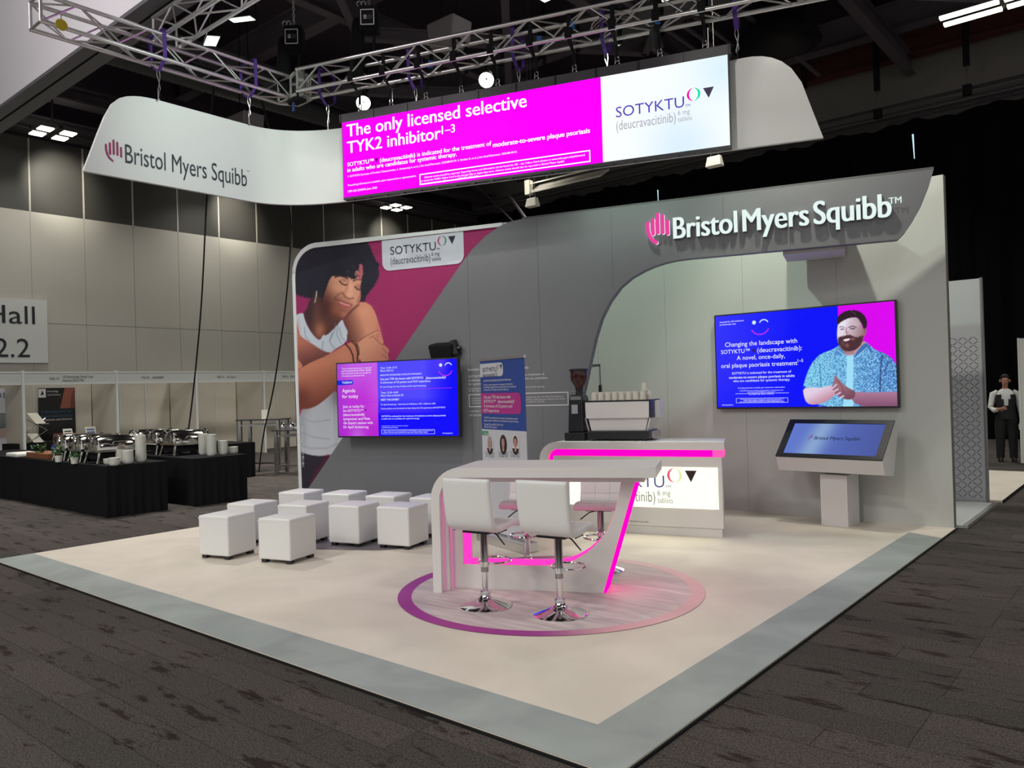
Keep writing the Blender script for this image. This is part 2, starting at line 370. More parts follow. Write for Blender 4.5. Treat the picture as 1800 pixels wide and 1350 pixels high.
# ================================================================== the hall
ZF = -0.02                                    # carpet level; the stand floor's top is z = 0
XL, YB = -23.0, 25.0
struct(MB().bx(XL-.2, 16, -12, YB+.2, ZF-.1, ZF, M_carpet), 'floor')
struct(MB().bx(XL-.2, 16, -12, YB+.2, 12.6, 12.8, M_ceil), 'ceiling')
M_hall = mat('hall_panel_light', (0, 0, 0), .55, alb=(.52, .505, .455), noise=.05, nscale=.6)
M_hallD = mat('hall_panel_dark', (0, 0, 0), .5, alb=(.06, .057, .053))
M_joint = mat('hall_joint', (0, 0, 0), .5, alb=(.5, .48, .43))
M_jointd = mat('hall_shadow_gap', (0, 0, 0), .7, alb=(.36, .35, .315))
wl = MB().bx(XL-.2, XL, -12, YB, ZF, 6.77, M_hall).bx(XL-.2, XL, -12, YB, 6.77, 8.72, M_hallD).bx(XL-.2, XL, -12, YB, 8.72, 12.6, M_ceil)
y = 5.07-1.345*10
while y < YB:
    wl.bx(XL, XL+.012, y-.022, y+.022, 6.77, 8.72, M_joint); wl.bx(XL, XL+.004, y-.008, y+.008, ZF, 6.77, M_jointd); y += 1.345
wl.bx(XL, XL+.004, -12, YB, 3.82, 3.835, M_jointd)
struct(wl, 'wall_left')
M_back = mat('back_wall_paint', (0, 0, 0), .8, alb=(.17, .16, .15), noise=.1, nscale=.5)
struct(MB().bx(XL, 16, YB, YB+.2, ZF, 12.6, M_back), 'wall_back')
# curtain hung from a track in front of the back wall
ct = thing('curtain', 'black floor length drape covering the back wall behind the stand', 'curtain', (0, 24.6, 0))
m = MB(); n = 420; xs = np.linspace(-22.6, 15.5, n)
v = []; f = []
for i, x in enumerate(xs):
    yy = .09*math.sin(x*7.3)+.05*math.sin(x*17.1+1); zt = 9.0+.05*math.sin(x*3.1)+.03*math.sin(x*9)
    v += [(x, yy, ZF+.02), (x, yy*.8, 4.5), (x, yy*.5, zt)]
for i in range(n-1):
    a = 3*i; f += [(a, a+3, a+4, a+1), (a+1, a+4, a+5, a+2)]
m.add(v, f, mat('drape', (0, 0, 0), 1.0, alb=(.0035, .0035, .005), spec=.05)); m.build('fabric', ct, smooth=True)
M_gap = mat('daylight_slit', (0, 0, 0), .5, alb=(.62, .9, 1.0), emit=1.0)
cf = Fr((0, 24.45, 0), 0)
for a, b, w in (((1604, 236), (1607, 279), .05), ((1156, 334), (1157, 356), .04)):
    p, q = cf.pl(*a), cf.pl(*b)
    MB().prism([(p[0]-w*.3, p[1]), (p[0]+w*.6, p[1]), (q[0]+w*.3, q[1]), (q[0]-w*.1, q[1])], -.155, -.145, M_gap).build('light_slit', ct)
tr = thing('curtain_track', 'dark triple rail carrying the black drape across the back wall', 'curtain track', (0, 24.5, 9.2))
for yy, zz, r in ((-.15, -.12, .035), (.0, .0, .03), (-.3, .02, .03), (-.1, .3, .045)):
    MB().tube([(-22.5, yy, zz), (15.5, yy, zz)], r, M_beam2).build('rail', tr)
rb = thing('steel_beam', 'dark red steel beam across the back wall above the drape', 'beam', (0, 24.3, 11.05))
mr = mat('red_oxide', (0, 0, 0), .7, alb=(.075, .013, .014))
MB().bx(-22.5, 15.5, -.18, .18, -.32, -.26, mr).bx(-22.5, 15.5, -.03, .03, -.26, .26, mr).bx(-22.5, 15.5, -.18, .18, .26, .32, mr).build('girder', rb)
bf = Fr((0, 24.0, 0), 0)
for i, (px, y0, y1, ye) in enumerate(((1412, 100, 155, 180), (1538, 40, 160, 200), (1695, 0, 116, 158))):
    a, b, e = bf.pl(px, y0), bf.pl(px+1, y1), bf.pl(px+2, ye)
    t = thing('track_hanger', ['black hanger rod behind the right end of the curved sign', 'black hanger rod crossing the red beam, nearer the curved sign', 'black hanger rod crossing the red beam, nearer the tube lights'][i], 'hanger', (a[0], 24.0, b[1]), 0, 'curtain track hangers')
    MB().bx(-.07, .07, -.07, .07, 0, 12.58-b[1], M_blackm).build('post', t)
    MB().tube([(0, 0, 0), (0, 0, e[1]-b[1]+.1)], .015, M_steel).build('rod', t)
    MB().bx(-.1, .1, -.08, .08, e[1]-b[1]-.15, e[1]-b[1]+.12, M_blackm).build('clamp', t)

# roof girders and services
k = 0
def girder(p, q, h=.5, w=.28, mm=None, tf=.05):
    global k
    k += 1; p = Vector(p); q = Vector(q); mm = mm or M_beam; b = MB()
    b.bar(p+Vector((0, 0, h/2)), q+Vector((0, 0, h/2)), w, tf, mm); b.bar(p-Vector((0, 0, h/2)), q-Vector((0, 0, h/2)), w, tf, mm); b.bar(p, q, .06, h, mm)
    struct(b, 'trim_%d' % k)
for yy in (6.5, 12.0, 17.5, 22.5): girder((XL, yy, 11.2), (16, yy, 11.2), .7, .35, M_beam if yy > 7 else M_beam2)
for xx in (-19, -14.5, -10, -5.5, -1): girder((xx, -6, 10.6), (xx, YB-.3, 10.6), .45, .26, M_beam)
for (x0, y0, x1, y1) in ((-14.5, 12, -10, 17.5), (-10, 12, -14.5, 17.5), (-10, 6.5, -14.5, 12), (-5.5, 12, -10, 17.5), (-19, 12, -14.5, 17.5), (-5.5, 6.5, -10, 12), (-1, 12, -5.5, 17.5), (-5.5, 17.5, -1, 22.5)):
    girder((x0, y0, 10.2), (x1, y1, 10.2), .26, .18, M_beam)
for zz, xx in ((8.9, -22.4), (9.6, -21.6)): girder((xx, -6, zz), (xx, YB-.3, zz), .35, .5, M_beam2)
# unistrut lines over the middle of the hall
for i, xx in enumerate((-8.9, -8.5, -8.1, -7.2)):
    k += 1; struct(MB().bar((xx, 2, 10.05), (xx, 22, 10.05), .09, .06, M_beam), 'trim_%d' % k)
# ducts
def duct(name, label, p, q, r, rib, mm, cat='duct'):
    t = thing(name, label, cat, p); L = Vector(q)-Vector(p); n = int(L.length/rib); pts = []; rs = []
    for i in range(n*2+1): pts.append(L*(i/(n*2))); rs.append(r*(1.0 if i % 2 else .94))
    MB().tube(pts, rs, mm, 20).build('hose', t, smooth=True, angle=60)
    for s_ in (.15, .35, .55, .75, .95):
        MB().tube([L*s_+Vector((0, 0, r)), Vector((L.x*s_, L.y*s_, 12.55-p[2]))], .012, M_blackm, 6).build('hanger', t)
    return t
M_duct = mat('duct_fabric', (0, 0, 0), .6, alb=(.045, .045, .05))
duct('flexible_duct', 'dark ribbed air duct along the left wall behind the curved sign', (-19.0, 6.0, 9.95), (-19.0, 23.5, 9.95), .31, .14, M_duct)
duct('flexible_duct', 'dark ribbed air duct under the roof behind the right truss', (-9.5, 15.4, 9.9), (9, 15.4, 9.9), .36, .16, M_duct)
t = thing('air_diffuser', 'big round black air diffuser under the roof right of the truss', 'air diffuser', (-6.9, 18.2, 9.6))
MB().lathe([(.55, 2.9), (.55, 1.2), (.62, 1.0), (.62, .55), (.5, .5)], (0, 0, 0), M_black, 32).build('drum', t, smooth=True)
MB().lathe([(.5, .5), (.95, .12), (1.0, 0), (.9, .02), (.45, .3), (0, .35)], (0, 0, 0), M_black, 32).build('flare', t, smooth=True)

# four-lamp ceiling fittings and strip fittings
def quad_light(loc, deg, label, sx=.30, sy=.30, gx=.52, gy=.52, name='ceiling_light', power=0, drop=1.5):
    t = thing(name, label, 'ceiling light', loc, deg, 'hall ceiling lights')
    MB().bx(-.04, .04, -gy, gy, 0, .06, M_blackm).bx(-gx, gx, -.04, .04, 0, .06, M_blackm).bx(-.02, .02, -.02, .02, .05, drop, M_blackm).build('frame', t)
    for a in (-1, 1):
        for b in (-1, 1):
            MB().bx(a*gx/2-sx/2, a*gx/2+sx/2, b*gy/2-sy/2, b*gy/2+sy/2, -.03, .0, M_lamp).build('lamp_panel', t)
    if power:
        w = Vector(loc); spot(name+'_lamp', (w.x-.1, w.y+.3, w.z-.06), (XL, w.y+.75, w.z-.85), power, 66, 1.0, .12, (1, .95, .8)); area(name+'_wash', (w.x, w.y, w.z-.08), .8, power*.14, (1, .97, .88), spread=R(130))
    return t
quad_light((-21.3, 7.75, 8.45), 0, 'square four panel light glowing at the top of the left wall, far left', power=420, drop=.9)
quad_light((-21.5, 12.9, 8.45), 0, 'square four panel light by the left wall hidden behind the curved sign', power=420, drop=.9)
quad_light((-21.5, 19.3, 8.45), 0, 'square four panel light under the left end of the magenta screen', power=420, drop=.9)
quad_light((-14.6, 5.75, 9.3), 0, 'four panel light showing through the left truss', drop=1.0)
def tube_light(loc, deg, label, L=1.2, gap=.28, pow_=0):
    t = thing('strip_light', label, 'ceiling light', loc, deg, 'hall strip lights')
    MB().bx(-.05, .05, -.35, .35, 0, .08, M_blackm).bx(-L-.1, L+.1, -.02, .02, .06, .1, M_blackm).bx(-.02, .02, -.02, .02, .08, 1.0, M_blackm).build('frame', t)
    for a in (-1, 1):
        for b in (-1, 1): MB().bx(a*L/2-L*.46, a*L/2+L*.46, b*gap-.07, b*gap+.07, -.05, .0, M_lamp).build('tube', t)
    return t
tube_light((-8.3, 12.25, 9.5), 0, 'four tube strip light seen under the right truss')
tube_light((-2.42, 18.6, 9.2), 0, 'four tube strip light at the far top right corner', 1.15, .2)
tube_light((-7.4, 13.4, 9.3), 90, 'single short strip light beside the air duct under the right truss', .5, .07)
# hanging loudspeaker boxes
for loc, s_, lb in (((-10.87, 11.3, 8.8), (.75, .55, .5), 'pale grey box hung under the roof above the right truss'), ((-18.3, 11.28, 8.75), (.9, .6, .5), 'dim grey box hung behind the curved sign, left of the corner')):
    t = thing('hanging_box', lb, 'ceiling box', loc)
    a, b, c = [q/2 for q in s_]
    mg = mat('box_grey', (0, 0, 0), .6, alb=(.22, .20, .22))
    MB().hexa([(-a*.8, -b, -c), (a*.8, -b, -c), (a*.8, b, -c), (-a*.8, b, -c), (-a, -b, c), (a, -b, c), (a, b, c), (-a, b, c)], mg).build('case', t, bevel=.03)
    for sx in (-1, 1): MB().tube([(sx*a*.6, 0, c), (sx*a*.3, 0, 12.58-loc[2])], .015, M_blackm, 6).build('cable', t)
# emergency light boxes
for i, (px, py) in enumerate(((1256, 284), (936, 356))):
    p = Fr((0, 14.2, 0), 0).pl(px, py)
    t = thing('emergency_light', ['cream box light on wires below the right end of the screen', 'cream box light on wires hanging left of the magenta screen bottom middle'][i], 'emergency light', (p[0], 14.2, p[1]), 0, 'hanging emergency lights')
    MB().hexa([(-.16, -.09, -.1), (.16, -.09, -.1), (.16, .09, -.1), (-.16, .09, -.1), (-.13, -.05, .1), (.13, -.05, .1), (.13, .05, .1), (-.13, .05, .1)], M_bone).build('case', t, bevel=.012)
    for sx in (-1, 1): MB().tube([(sx*.09, 0, .1), (sx*.05, .02, .22), (sx*.07, 0, .45), (sx*.02, 0, 12.5-p[1])], .006, M_steel, 5).build('wire', t)
# lit fitting with a white end bracket seen below the screen
F_ = Fr((0, 15.5, 0), 0); a = F_.pl(928, 318); b = F_.pl(932, 342); c = F_.pl(1000, 322)
t = thing('batten_light', 'long dim batten with white end bracket below the screen', 'ceiling light', (a[0], 15.5, b[1]))
h = a[1]-b[1]
MB().bx(-.05, .09, -.08, .08, 0, h, M_bone).build('end_bracket', t)
MB().hexa([(.1, -.05, .02), (2.2, -.05, .02), (2.2, .35, .25), (.1, .35, .25), (.1, -.05, .06), (2.2, -.05, .06), (2.2, .35, .3), (.1, .35, .3)], mat('reflector', (0, 0, 0), .5, alb=(.42, .40, .36))).build('reflector', t)
MB().bx(.1, 2.2, -.05, -.02, h*.68, h*.75, M_bone).build('rail', t)
area('batten_lamp', (a[0]+.35, 15.2, b[1]+.55), .25, 6, (1, .93, .8), aim=(a[0]+.5, 15.6, b[1]+.1))
MB().bx(.5, .56, .1, .16, h, 12.55-b[1], M_blackm).build('rod', t)
# bracing cables under the roof behind the screen
for i, (x0, y0, x1, y1) in enumerate(((835, 322, 908, 394), (893, 320, 925, 386))):
    F_ = Fr((0, 20.0, 0), 0); p, q = F_.pl(x0-60, y0-60), F_.pl(x1+6, y1+8)
    o = tag(MB().tube([(p[0], 20, min(p[1], 12.4)), (q[0], 20, q[1])], .03+.025*i, M_beam2, 6).build('bracing_rod'), ['thin diagonal rod behind the stand wall top, left one', 'thicker diagonal rod behind the stand wall top, right one'][i], 'rod')

# ------------------------------------------------------------------ hanging neighbour banner (top left)
t = thing('hanging_banner', 'huge pale fabric banner box hung at the top left corner', 'banner', (-14, 4.45, 6.5))
MB().bx(-9, 5.6, -.02, .0, 0, 3.4, mat('banner_fabric', (0, 0, 0), .7, alb=(.78, .78, .79))).bx(-9, 5.6, .36, .38, 0, 3.4, M_white2).build('fabric', t)
mfr = mat('banner_frame', (0, 0, 0), .5, alb=(.14, .14, .15))
MB().bx(-9, 5.6, -.03, .15, -.05, .0, mfr).bx(-9, 5.6, .19, .39, -.05, .0, mfr).build('frame', t)
MB().bx(-9, 5.6, .15, .19, -.045, .0, M_blackm).build('groove', t)
area('banner_wash', (-9.0, .4, 8.4), .5, 160, (1, .9, .95), aim=(-11.5, 4.4, 8.2))  # unseen lamp added to brighten the banner face

# wall sign of the hall
sf = Fr((XL+.06, 0, 0), 90)
sg = tfr('hall_sign', 'white square sign reading Hall 2.2 on the left wall', 'sign', Fr((XL+.06, 0, 0), 90))
p = [sf.pl(*q) for q in ((82, 528), (85, 638))]
MB().bx(p[0][0]-2.2, p[0][0], -.02, .03, p[1][1], p[0][1], mat('sign_white', (0, 0, 0), .6, alb=(.68, .7, .68))).build('board', sg)
mm = MB(); a = sf.pl(61, 570); b = sf.pl(0, 570)
text(mm, 'Hall', a[0]-1.14, a[1], 1.14, M_dtext, -.03, h=.68)
a = sf.pl(52, 628); text(mm, '2.2', a[0]-.80, a[1], .80, M_dtext, -.03, h=.70); mm.build('lettering', sg)

# ------------------------------------------------------------------ shell scheme booths along the left wall
M_shell = mat('shell_panel', (0, 0, 0), .6, alb=(.66, .62, .53)); M_fasc = mat('shell_fascia', (0, 0, 0), .55, alb=(.56, .585, .56)); M_post = mat('shell_post', (0, 0, 0), .4, alb=(.66, .68, .66))
names = ['', 'PSG 19', 'PSG 20', 'PSG 21', 'PSG 22', 'PSG 23']
bl = ['empty shell booth at the far left edge showing a white pull-up poster', 'shell booth with a black poster and zigzag rack, under the long two line title', 'empty shell booth just right of the poster booth', 'empty shell booth behind the roll-top dishes with a short title', 'empty shell booth behind the tall steel tables', 'empty shell booth hidden behind the stand wall']
ys = [4.75, 6.93, 9.13, 11.33, 13.5, 15.7, 17.9]
for i in range(6):
    y0, y1 = ys[i], ys[i+1]
    bt = thing('exhibition_booth', bl[i], 'booth', (-21.3, y0, ZF), 90, 'shell scheme booths along the left wall'); wd = y1-y0
    # local x runs along the wall (world +y), local y goes towards the wall (world -x)
    MB().bx(.03, wd-.035, -.03, .0, 2.19, 2.49, M_fasc).bx(.03, wd-.035, -.045, .015, 2.45, 2.49, M_post).bx(.03, wd-.035, -.045, .015, 2.17, 2.2, M_post).build('fascia', bt)
    MB().bx(-.03, .03, -.05, .05, 0, 2.52, M_post).build('post', bt)
    b = MB().bx(.0, wd-.035, 1.5, 1.53, 0, 2.45, M_shell)
    for q in (1/3, 2/3): b.bx(wd*q-.02, wd*q+.02, 1.48, 1.5, 0, 2.45, M_post)
    b.build('back_panel', bt)
    MB().bx(-.012, .012, .0, 1.5, 0, 2.45, M_shell).build('side_panel', bt)
    mm = MB()
    if i == 1:
        text(mm, 'UK Dermatology Clinical Trials', wd*.40, 2.335, .72, M_dtext, -.05, h=.085); text(mm, 'Network (UKDCTN)', wd*.40, 2.24, .5, M_dtext, -.05, h=.085); text(mm, names[1], wd*.27, 2.29, .2, M_dtext, -.05, h=.08)
    elif i: text(mm, names[i], wd*.30, 2.30, .2, M_dtext, -.05, h=.08); text(mm, ['', '', 'BADBIR', 'A-Star', 'BADGEM', ''][i] or 'BADBIR', wd*.30+.3, 2.30, .3, M_dtext, -.05, h=.08)
    if mm.v: mm.build('title', bt)
# poster in the booth
pf = Fr((-22.72, 0, 0), 90)
def pz(*q): return pf.pl(*q)
a, b = pz(67, 681), pz(134, 790)
po = tfr('poster', 'tall black poster with skin photo inside the booth at the left', 'poster', Fr((-22.72, 0, ZF), 90))
mk = mat('poster_black', (0, 0, 0), .5, alb=(.012, .012, .013)); ms = mat('poster_skin', (0, 0, 0), .5, alb=(.32, .10, .07)); ms2 = mat('poster_skin_dark', (0, 0, 0), .5, alb=(.17, .05, .035)); mb_ = mat('poster_blue', (0, 0, 0), .5, alb=(.03, .14, .24))
MB().bx(a[0], b[0], 0, .015, .35, a[1], mk).build('board', po)
q = MB(); wd = b[0]-a[0]; top = a[1]
q.flat([(a[0]+wd*.72, top), (b[0], top), (b[0], top-.55), (a[0]+wd*.58, top-.55)], -.004, ms)
q.flat([(b[0]-wd*.1, top-.2), (b[0], top-.02), (b[0], top-.55), (b[0]-wd*.14, top-.55)], -.006, ms2)
q.flat([(a[0]+wd*.37, top-1.2), (b[0], top-1.2), (b[0], top-1.9), (a[0]+wd*.33, top-1.9)], -.004, ms); q.flat([(a[0]+wd*.62, top-1.2), (a[0]+wd*.75, top-1.2), (a[0]+wd*.68, top-1.5)], -.006, ms2)
q.flat(rrect(a[0], a[0]+wd*.2, top-.25, top-.02, .01), -.004, M_wtext); q.flat([(a[0]+wd*.06, top-.2), (a[0]+wd*.15, top-.16), (a[0]+wd*.1, top-.06)], -.006, mk)
q.build('picture', po)
q = MB(); text(q, 'Dermatology', a[0]+wd*.24, top-.11, wd*.3, M_wtext, -.006, h=.07); text(q, 'Clinical Trials Network', a[0]+wd*.24, top-.2, wd*.36, M_wtext, -.006, h=.06)
text(q, 'UK Dermatology Clinical Trials', a[0]+wd*.06, top-.66, wd*.82, mb_, -.006, h=.1); text(q, 'Network: research that matters', a[0]+wd*.06, top-.77, wd*.85, mb_, -.006, h=.09)
text(q, 'to patients and clinicians', a[0]+wd*.06, top-.86, wd*.85, M_wtext, -.006, h=.07); text(q, 'Join us today', a[0]+wd*.06, top-.95, wd*.2, M_wtext, -.006, h=.06)
q.build('lettering', po)
# white roll-up poster at the edge
a, b = pz(25, 681), pz(25, 800)
po = tfr('pull_up_poster', 'white pull-up poster with blurred photo, cut by the left edge', 'poster', Fr((-22.5, 0, ZF), 90))
q = MB().bx(a[0]-.95, a[0], 0, .012, .1, a[1], mat('poster_white', (0, 0, 0), .5, alb=(.62, .64, .7))); q.build('sheet', po)
q = MB(); q.flat([(a[0]-.95, a[1]-.62), (a[0], a[1]-.62), (a[0], a[1]-1.25), (a[0]-.95, a[1]-1.25)], -.004, mat('poster_grey', (0, 0, 0), .5, alb=(.16, .19, .2)))
q.flat(arc(a[0]-.3, a[1]-1.25, .28, .25, 0, 180), -.006, mat('poster_pale', (0, 0, 0), .5, alb=(.55, .42, .38))); q.flat(arc(a[0]-.7, a[1]-1.25, .25, .32, 0, 180), -.006, mat('poster_pink', (0, 0, 0), .5, alb=(.45, .08, .14)))
q.flat([(a[0]-.28, a[1]-.42), (a[0]-.02, a[1]-.42), (a[0]-.02, a[1]-.45), (a[0]-.28, a[1]-.45)], -.004, mat('poster_navy', (0, 0, 0), .5, alb=(.05, .07, .2))); q.build('picture', po)
q = MB(); text(q, 'zebra', a[0]-.8, a[1]-.25, .72, mat('poster_slate', (0, 0, 0), .5, alb=(.12, .14, .2)), -.006); q.build('lettering', po)
MB().bx(a[0]-1.0, a[0]+.03, -.1, .1, 0, .1, M_alu).build('base', po)
# zigzag literature rack
zf = Fr((-21.9, 0, ZF), 90); P0 = zf.pl(46, 728); P1 = zf.pl(75, 744); P2 = zf.pl(46, 764); P3 = zf.pl(75, 781)
rk = tfr('literature_rack', 'folding zigzag brochure rack with white trays left of the black poster', 'brochure rack', Fr((-21.9, 0, ZF), 90))
for (p, q_) in ((P0, P1), (P2, P3)):
    MB().hexa([(p[0], -.1, p[1]), (p[0]+.22, -.1, p[1]), (q_[0], -.2, q_[1]), (q_[0]-.22, -.2, q_[1]), (p[0], -.08, p[1]+.02), (p[0]+.22, -.08, p[1]+.02), (q_[0], -.18, q_[1]+.02), (q_[0]-.22, -.18, q_[1]+.02)], M_bone).build('tray', rk)
z_ = [P0[1]-.12, P0[1]-.42, P0[1]-.72, P0[1]-1.02, .02]
for sx in (0, 1):
    u0, u1 = (P0[0]-.05, P1[0]+.05)[::(1 if sx else -1)]
    MB().tube([(u0, -.05-.1*sx, z_[0]), (u1, -.05-.1*sx, z_[1]), (u0, -.05-.1*sx, z_[2]), (u1, -.05-.1*sx, z_[3]), (u0, -.05-.1*sx, z_[4])], .014, M_steel, 6).build('arm', rk)
MB().bx(P0[0], P1[0], -.3, .1, 0, .03, M_steel).build('foot', rk)
# counter in the booth with cards standing on it
a = pf.pl(110, 752); b = pf.pl(190, 752)
tb = tfr('booth_table', 'dark cloth covered booth table in front of the black poster', 'table', Fr((-21.9, 0, ZF), 90))
MB().bx(a[0]-1.6, b[0]+.1, -.35, .25, 0, .74, M_cloth).build('cloth', tb)
for i, (px, w_, h_) in enumerate(((121, .22, .3), (161, .26, .32))):
    c = Fr((-21.9, 0, 0), 90).pl(px, 752)
    t = thing('leaflet_holder', ['cream tilted leaflet stand on the booth table by the black poster', 'blue and white leaflet stand on the booth table right of the poster'][i], 'leaflet holder', (-21.9, c[0], .71), 90, 'leaflet stands in the booth')
    MB().hexa([(-w_/2, -.02, 0), (w_/2, -.02, 0), (w_/2, .08, 0), (-w_/2, .08, 0), (-w_/2, .1, h_), (w_/2, .1, h_), (w_/2, .12, h_), (-w_/2, .12, h_)], M_bone).build('panel', t)
    b_ = MB(); cc = mat('leaflet_blue', (0, 0, 0), .5, alb=(.04, .12, .35))
    for j in range(3): b_.add([(-w_*.35, .01+.1*z1/h_-.006, z1) for z1 in ()], [], cc)
    for z1 in (h_*.25, h_*.5, h_*.72): y_ = -.02+.12*z1/h_-.004; b_.add([(-w_*.38, y_, z1), (w_*.38, y_, z1), (w_*.38, y_+.02, z1+h_*.13), (-w_*.38, y_+.02, z1+h_*.13)], [(0, 1, 2, 3)], cc if i else M_dtext)
    b_.build('print', t)

# ================================================================== the stand
DX0, DX1, DY0, DY1 = -9.98, -1.92, 2.92, 10.05
st = thing('stand_floor', 'low cream exhibition floor with blue grey border in the middle of the hall', 'raised floor', (0, 0, ZF))
z0 = -ZF
MB().bx(DX0, DX1, DY0, DY1, 0.004, z0, M_deck).build('deck', st)
q = MB(); q.add([(DX0, DY0, z0+.002), (DX1, DY0, z0+.002), (DX1-.36, DY0+.39, z0+.002), (DX0, DY0+.39, z0+.002)], [(0, 1, 2, 3)], M_strip); q.build('border_strip', st)
q = MB(); q.add([(DX1, DY0, z0+.002), (DX1, DY1-.75, z0+.002), (DX1-.36, DY1-.58, z0+.002), (DX1-.36, DY0+.39, z0+.002)], [(0, 1, 2, 3)], M_strip); q.build('border_strip', st)
MB().bx(DX0-.012, DX1+.012, DY0-.012, DY0, .0, z0-.006, M_blackm).bx(DX1, DX1+.012, DY0, DY1, 0, z0-.006, M_blackm).bx(DX0-.012, DX0, DY0, DY1, 0, z0-.006, M_blackm).build('edge_trim', st)
rg = MB(); pts = [(-9.75, 6.9), (-9.2, 4.95), (-8.6, 4.86)]+[(-7.34, 5.25), (-6.95, 5.42), (-6.62, 5.62), (-6.46, 5.85), (-6.42, 6.15), (-6.5, 6.9), (-6.62, 7.9)]
rg.add([(x, y, .003) for x, y in pts], [tuple(range(len(pts)))], M_rug)
tag(rg.build('floor_graphic'), 'dark grey floor area under the white cube seats', 'floor graphic')
# round floor graphic under the high table
def circle3(a, b, c):
    A = np.array([[b[0]-a[0], b[1]-a[1]], [c[0]-a[0], c[1]-a[1]]])*2; B = np.array([b[0]**2-a[0]**2+b[1]**2-a[1]**2, c[0]**2-a[0]**2+c[1]**2-a[1]**2])
    o = np.linalg.solve(A, B); return o, math.hypot(a[0]-o[0], a[1]-o[1])
cc, cr = circle3(gnd(700, 1046), gnd(960, 1119), gnd(1239, 1050))
fg = thing('round_floor_graphic', 'round wood effect floor disc with purple ring under the high table', 'floor graphic', (cc[0], cc[1], .002))
MB().add([((cr-.1)*math.cos(a), (cr-.1)*math.sin(a), .001) for a in np.linspace(0, 2*PI, 72, endpoint=False)], [tuple(range(72))], M_wood).build('disc', fg)
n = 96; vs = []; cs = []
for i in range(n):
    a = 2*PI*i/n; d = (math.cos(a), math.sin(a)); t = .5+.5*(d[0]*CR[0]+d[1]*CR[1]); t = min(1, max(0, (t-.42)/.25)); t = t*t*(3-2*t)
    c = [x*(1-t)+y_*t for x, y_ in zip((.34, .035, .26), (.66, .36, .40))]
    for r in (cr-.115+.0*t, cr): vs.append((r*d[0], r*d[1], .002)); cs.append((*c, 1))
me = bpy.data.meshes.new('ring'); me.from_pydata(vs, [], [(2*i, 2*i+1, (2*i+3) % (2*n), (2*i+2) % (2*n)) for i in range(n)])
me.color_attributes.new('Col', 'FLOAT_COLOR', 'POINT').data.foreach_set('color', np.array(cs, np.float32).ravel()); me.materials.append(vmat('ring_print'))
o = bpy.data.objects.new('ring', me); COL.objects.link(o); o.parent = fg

# ---- angled grey wall with the portrait print
WF = Fr((-10.2, 7.04, 0), 16.5)
dark = [(8.63, 3.96), (8.576, 3.771), (8.505, 3.593), (8.417, 3.435), (8.33, 3.307), (8.258, 3.235), (5.95, 3.237), (5.80, 3.230), (5.665, 3.21), (5.54, 3.18), (5.421, 3.14), (5.259, 3.065), (5.109, 2.955), (4.969, 2.79), (4.85, 2.579), (4.759, 2.325), (4.681, 2.03), (4.612, 1.758), (4.53, 1.44), (4.45, 1.129), (4.30, .55), (4.18, 0), (0, 0)]
diag = [(.0, .086), (.209, .331), (1.831, 2.234), (2.70, 3.25), (2.80, 3.365), (2.93, 3.51), (3.064, 3.645), (3.258, 3.794), (3.457, 3.898), (3.60, 3.945), (3.767, 3.962)]
gw = tfr('grey_feature_wall', 'tall grey angled feature wall with lit white lettering', 'exhibition wall', WF)
MB().prism(dark+diag, -.03, .1, M_grey).build('panel', gw)
q = MB()
for uu, za, zb in ((2.975, .02, 3.55), (4.01, .02, 3.93), (5.02, 2.95, 3.94), (6.4, 3.26, 3.94)): q.bx(uu-.0015, uu+.0015, -.0315, -.029, za, zb, mat('grey_seam', (0, 0, 0), .7, alb=(.08, .08, .085)))
q.build('panel_seams', gw)
MB().bx(3.8, 8.63, -.03, .1, 3.962, 3.985, mat('grey_cap', (0, 0, 0), .5, alb=(.10, .10, .105))).build('top_cap', gw)
MB().bx(7.05, 7.72, .1, .72, 3.2, 3.75, M_white2).build('stay_box', gw)
for u_, z_ in ((4.45, 0), (.5, 0)): MB().bx(u_-.04, u_+.04, .1, .5, 0, .05, M_steel).bx(u_-.04, u_+.04, .1, .14, 0, 3.0, M_steel).build('brace', gw)
# white fine print on the grey wall (the square code is left out)
q = MB()
def wt(t, x0, y0, x1, y1, b=0.004): ptext(q, t, WF, (x0, y0), x1, M_wtext, v=-.034, bold=b, res=2, y1=y1, vp=-.03)
wt('Intended for UK healthcare professionals only.', 823, 652, 930, 648, .012)
wt('SOTYKTU (deucravacitinib) is indicated for the treatment of', 824, 664, 957, 660)
wt('moderate-to-severe plaque psoriasis in adults who are candidates', 824, 670.5, 963, 666.5)
wt('for systemic therapy.', 824, 677, 867, 675)
wt('Prescribing information is available upon request from a representative and by scanning', 824, 684.5, 957, 681.5, 0)
wt('the QR code on the right', 824, 688.5, 862, 687.5, 0)
wt('Adverse events should be reported. Reporting forms and information can be found via: UK - the Yellow Card scheme at', 829, 701.5, 990, 698, 0)
wt('www.mhra.gov.uk/yellowcard or search for MHRA Yellow Card in the Google Play or Apple App store. Adverse events should', 829, 705.5, 993, 702, 0)
wt('also be reported to Bristol-Myers Squibb via medical.information@bms.com or 0800 731 1736 (UK).', 829, 709.5, 958, 707, 0)
wt('1. SOTYKTU Summary of Product Characteristics.', 825, 724.5, 905, 724, 0)
wt('1787-GB-2300112 June 2023', 825, 731.5, 868, 731, 0)
a, b = WF.pl(824, 694, -.03), WF.pl(999, 689, -.03); c = WF.pl(825, 715, -.03)
for (x0, x1, za, zb) in ((a[0], b[0], a[1]-.005, a[1]+.005), (a[0], b[0], c[1]-.005, c[1]+.005), (a[0], a[0]+.01, c[1], a[1]), (b[0]-.01, b[0], c[1], a[1])): q.bx(x0, x1, -.034, -.031, za, zb, M_wtext)
q.build('small_print', gw)
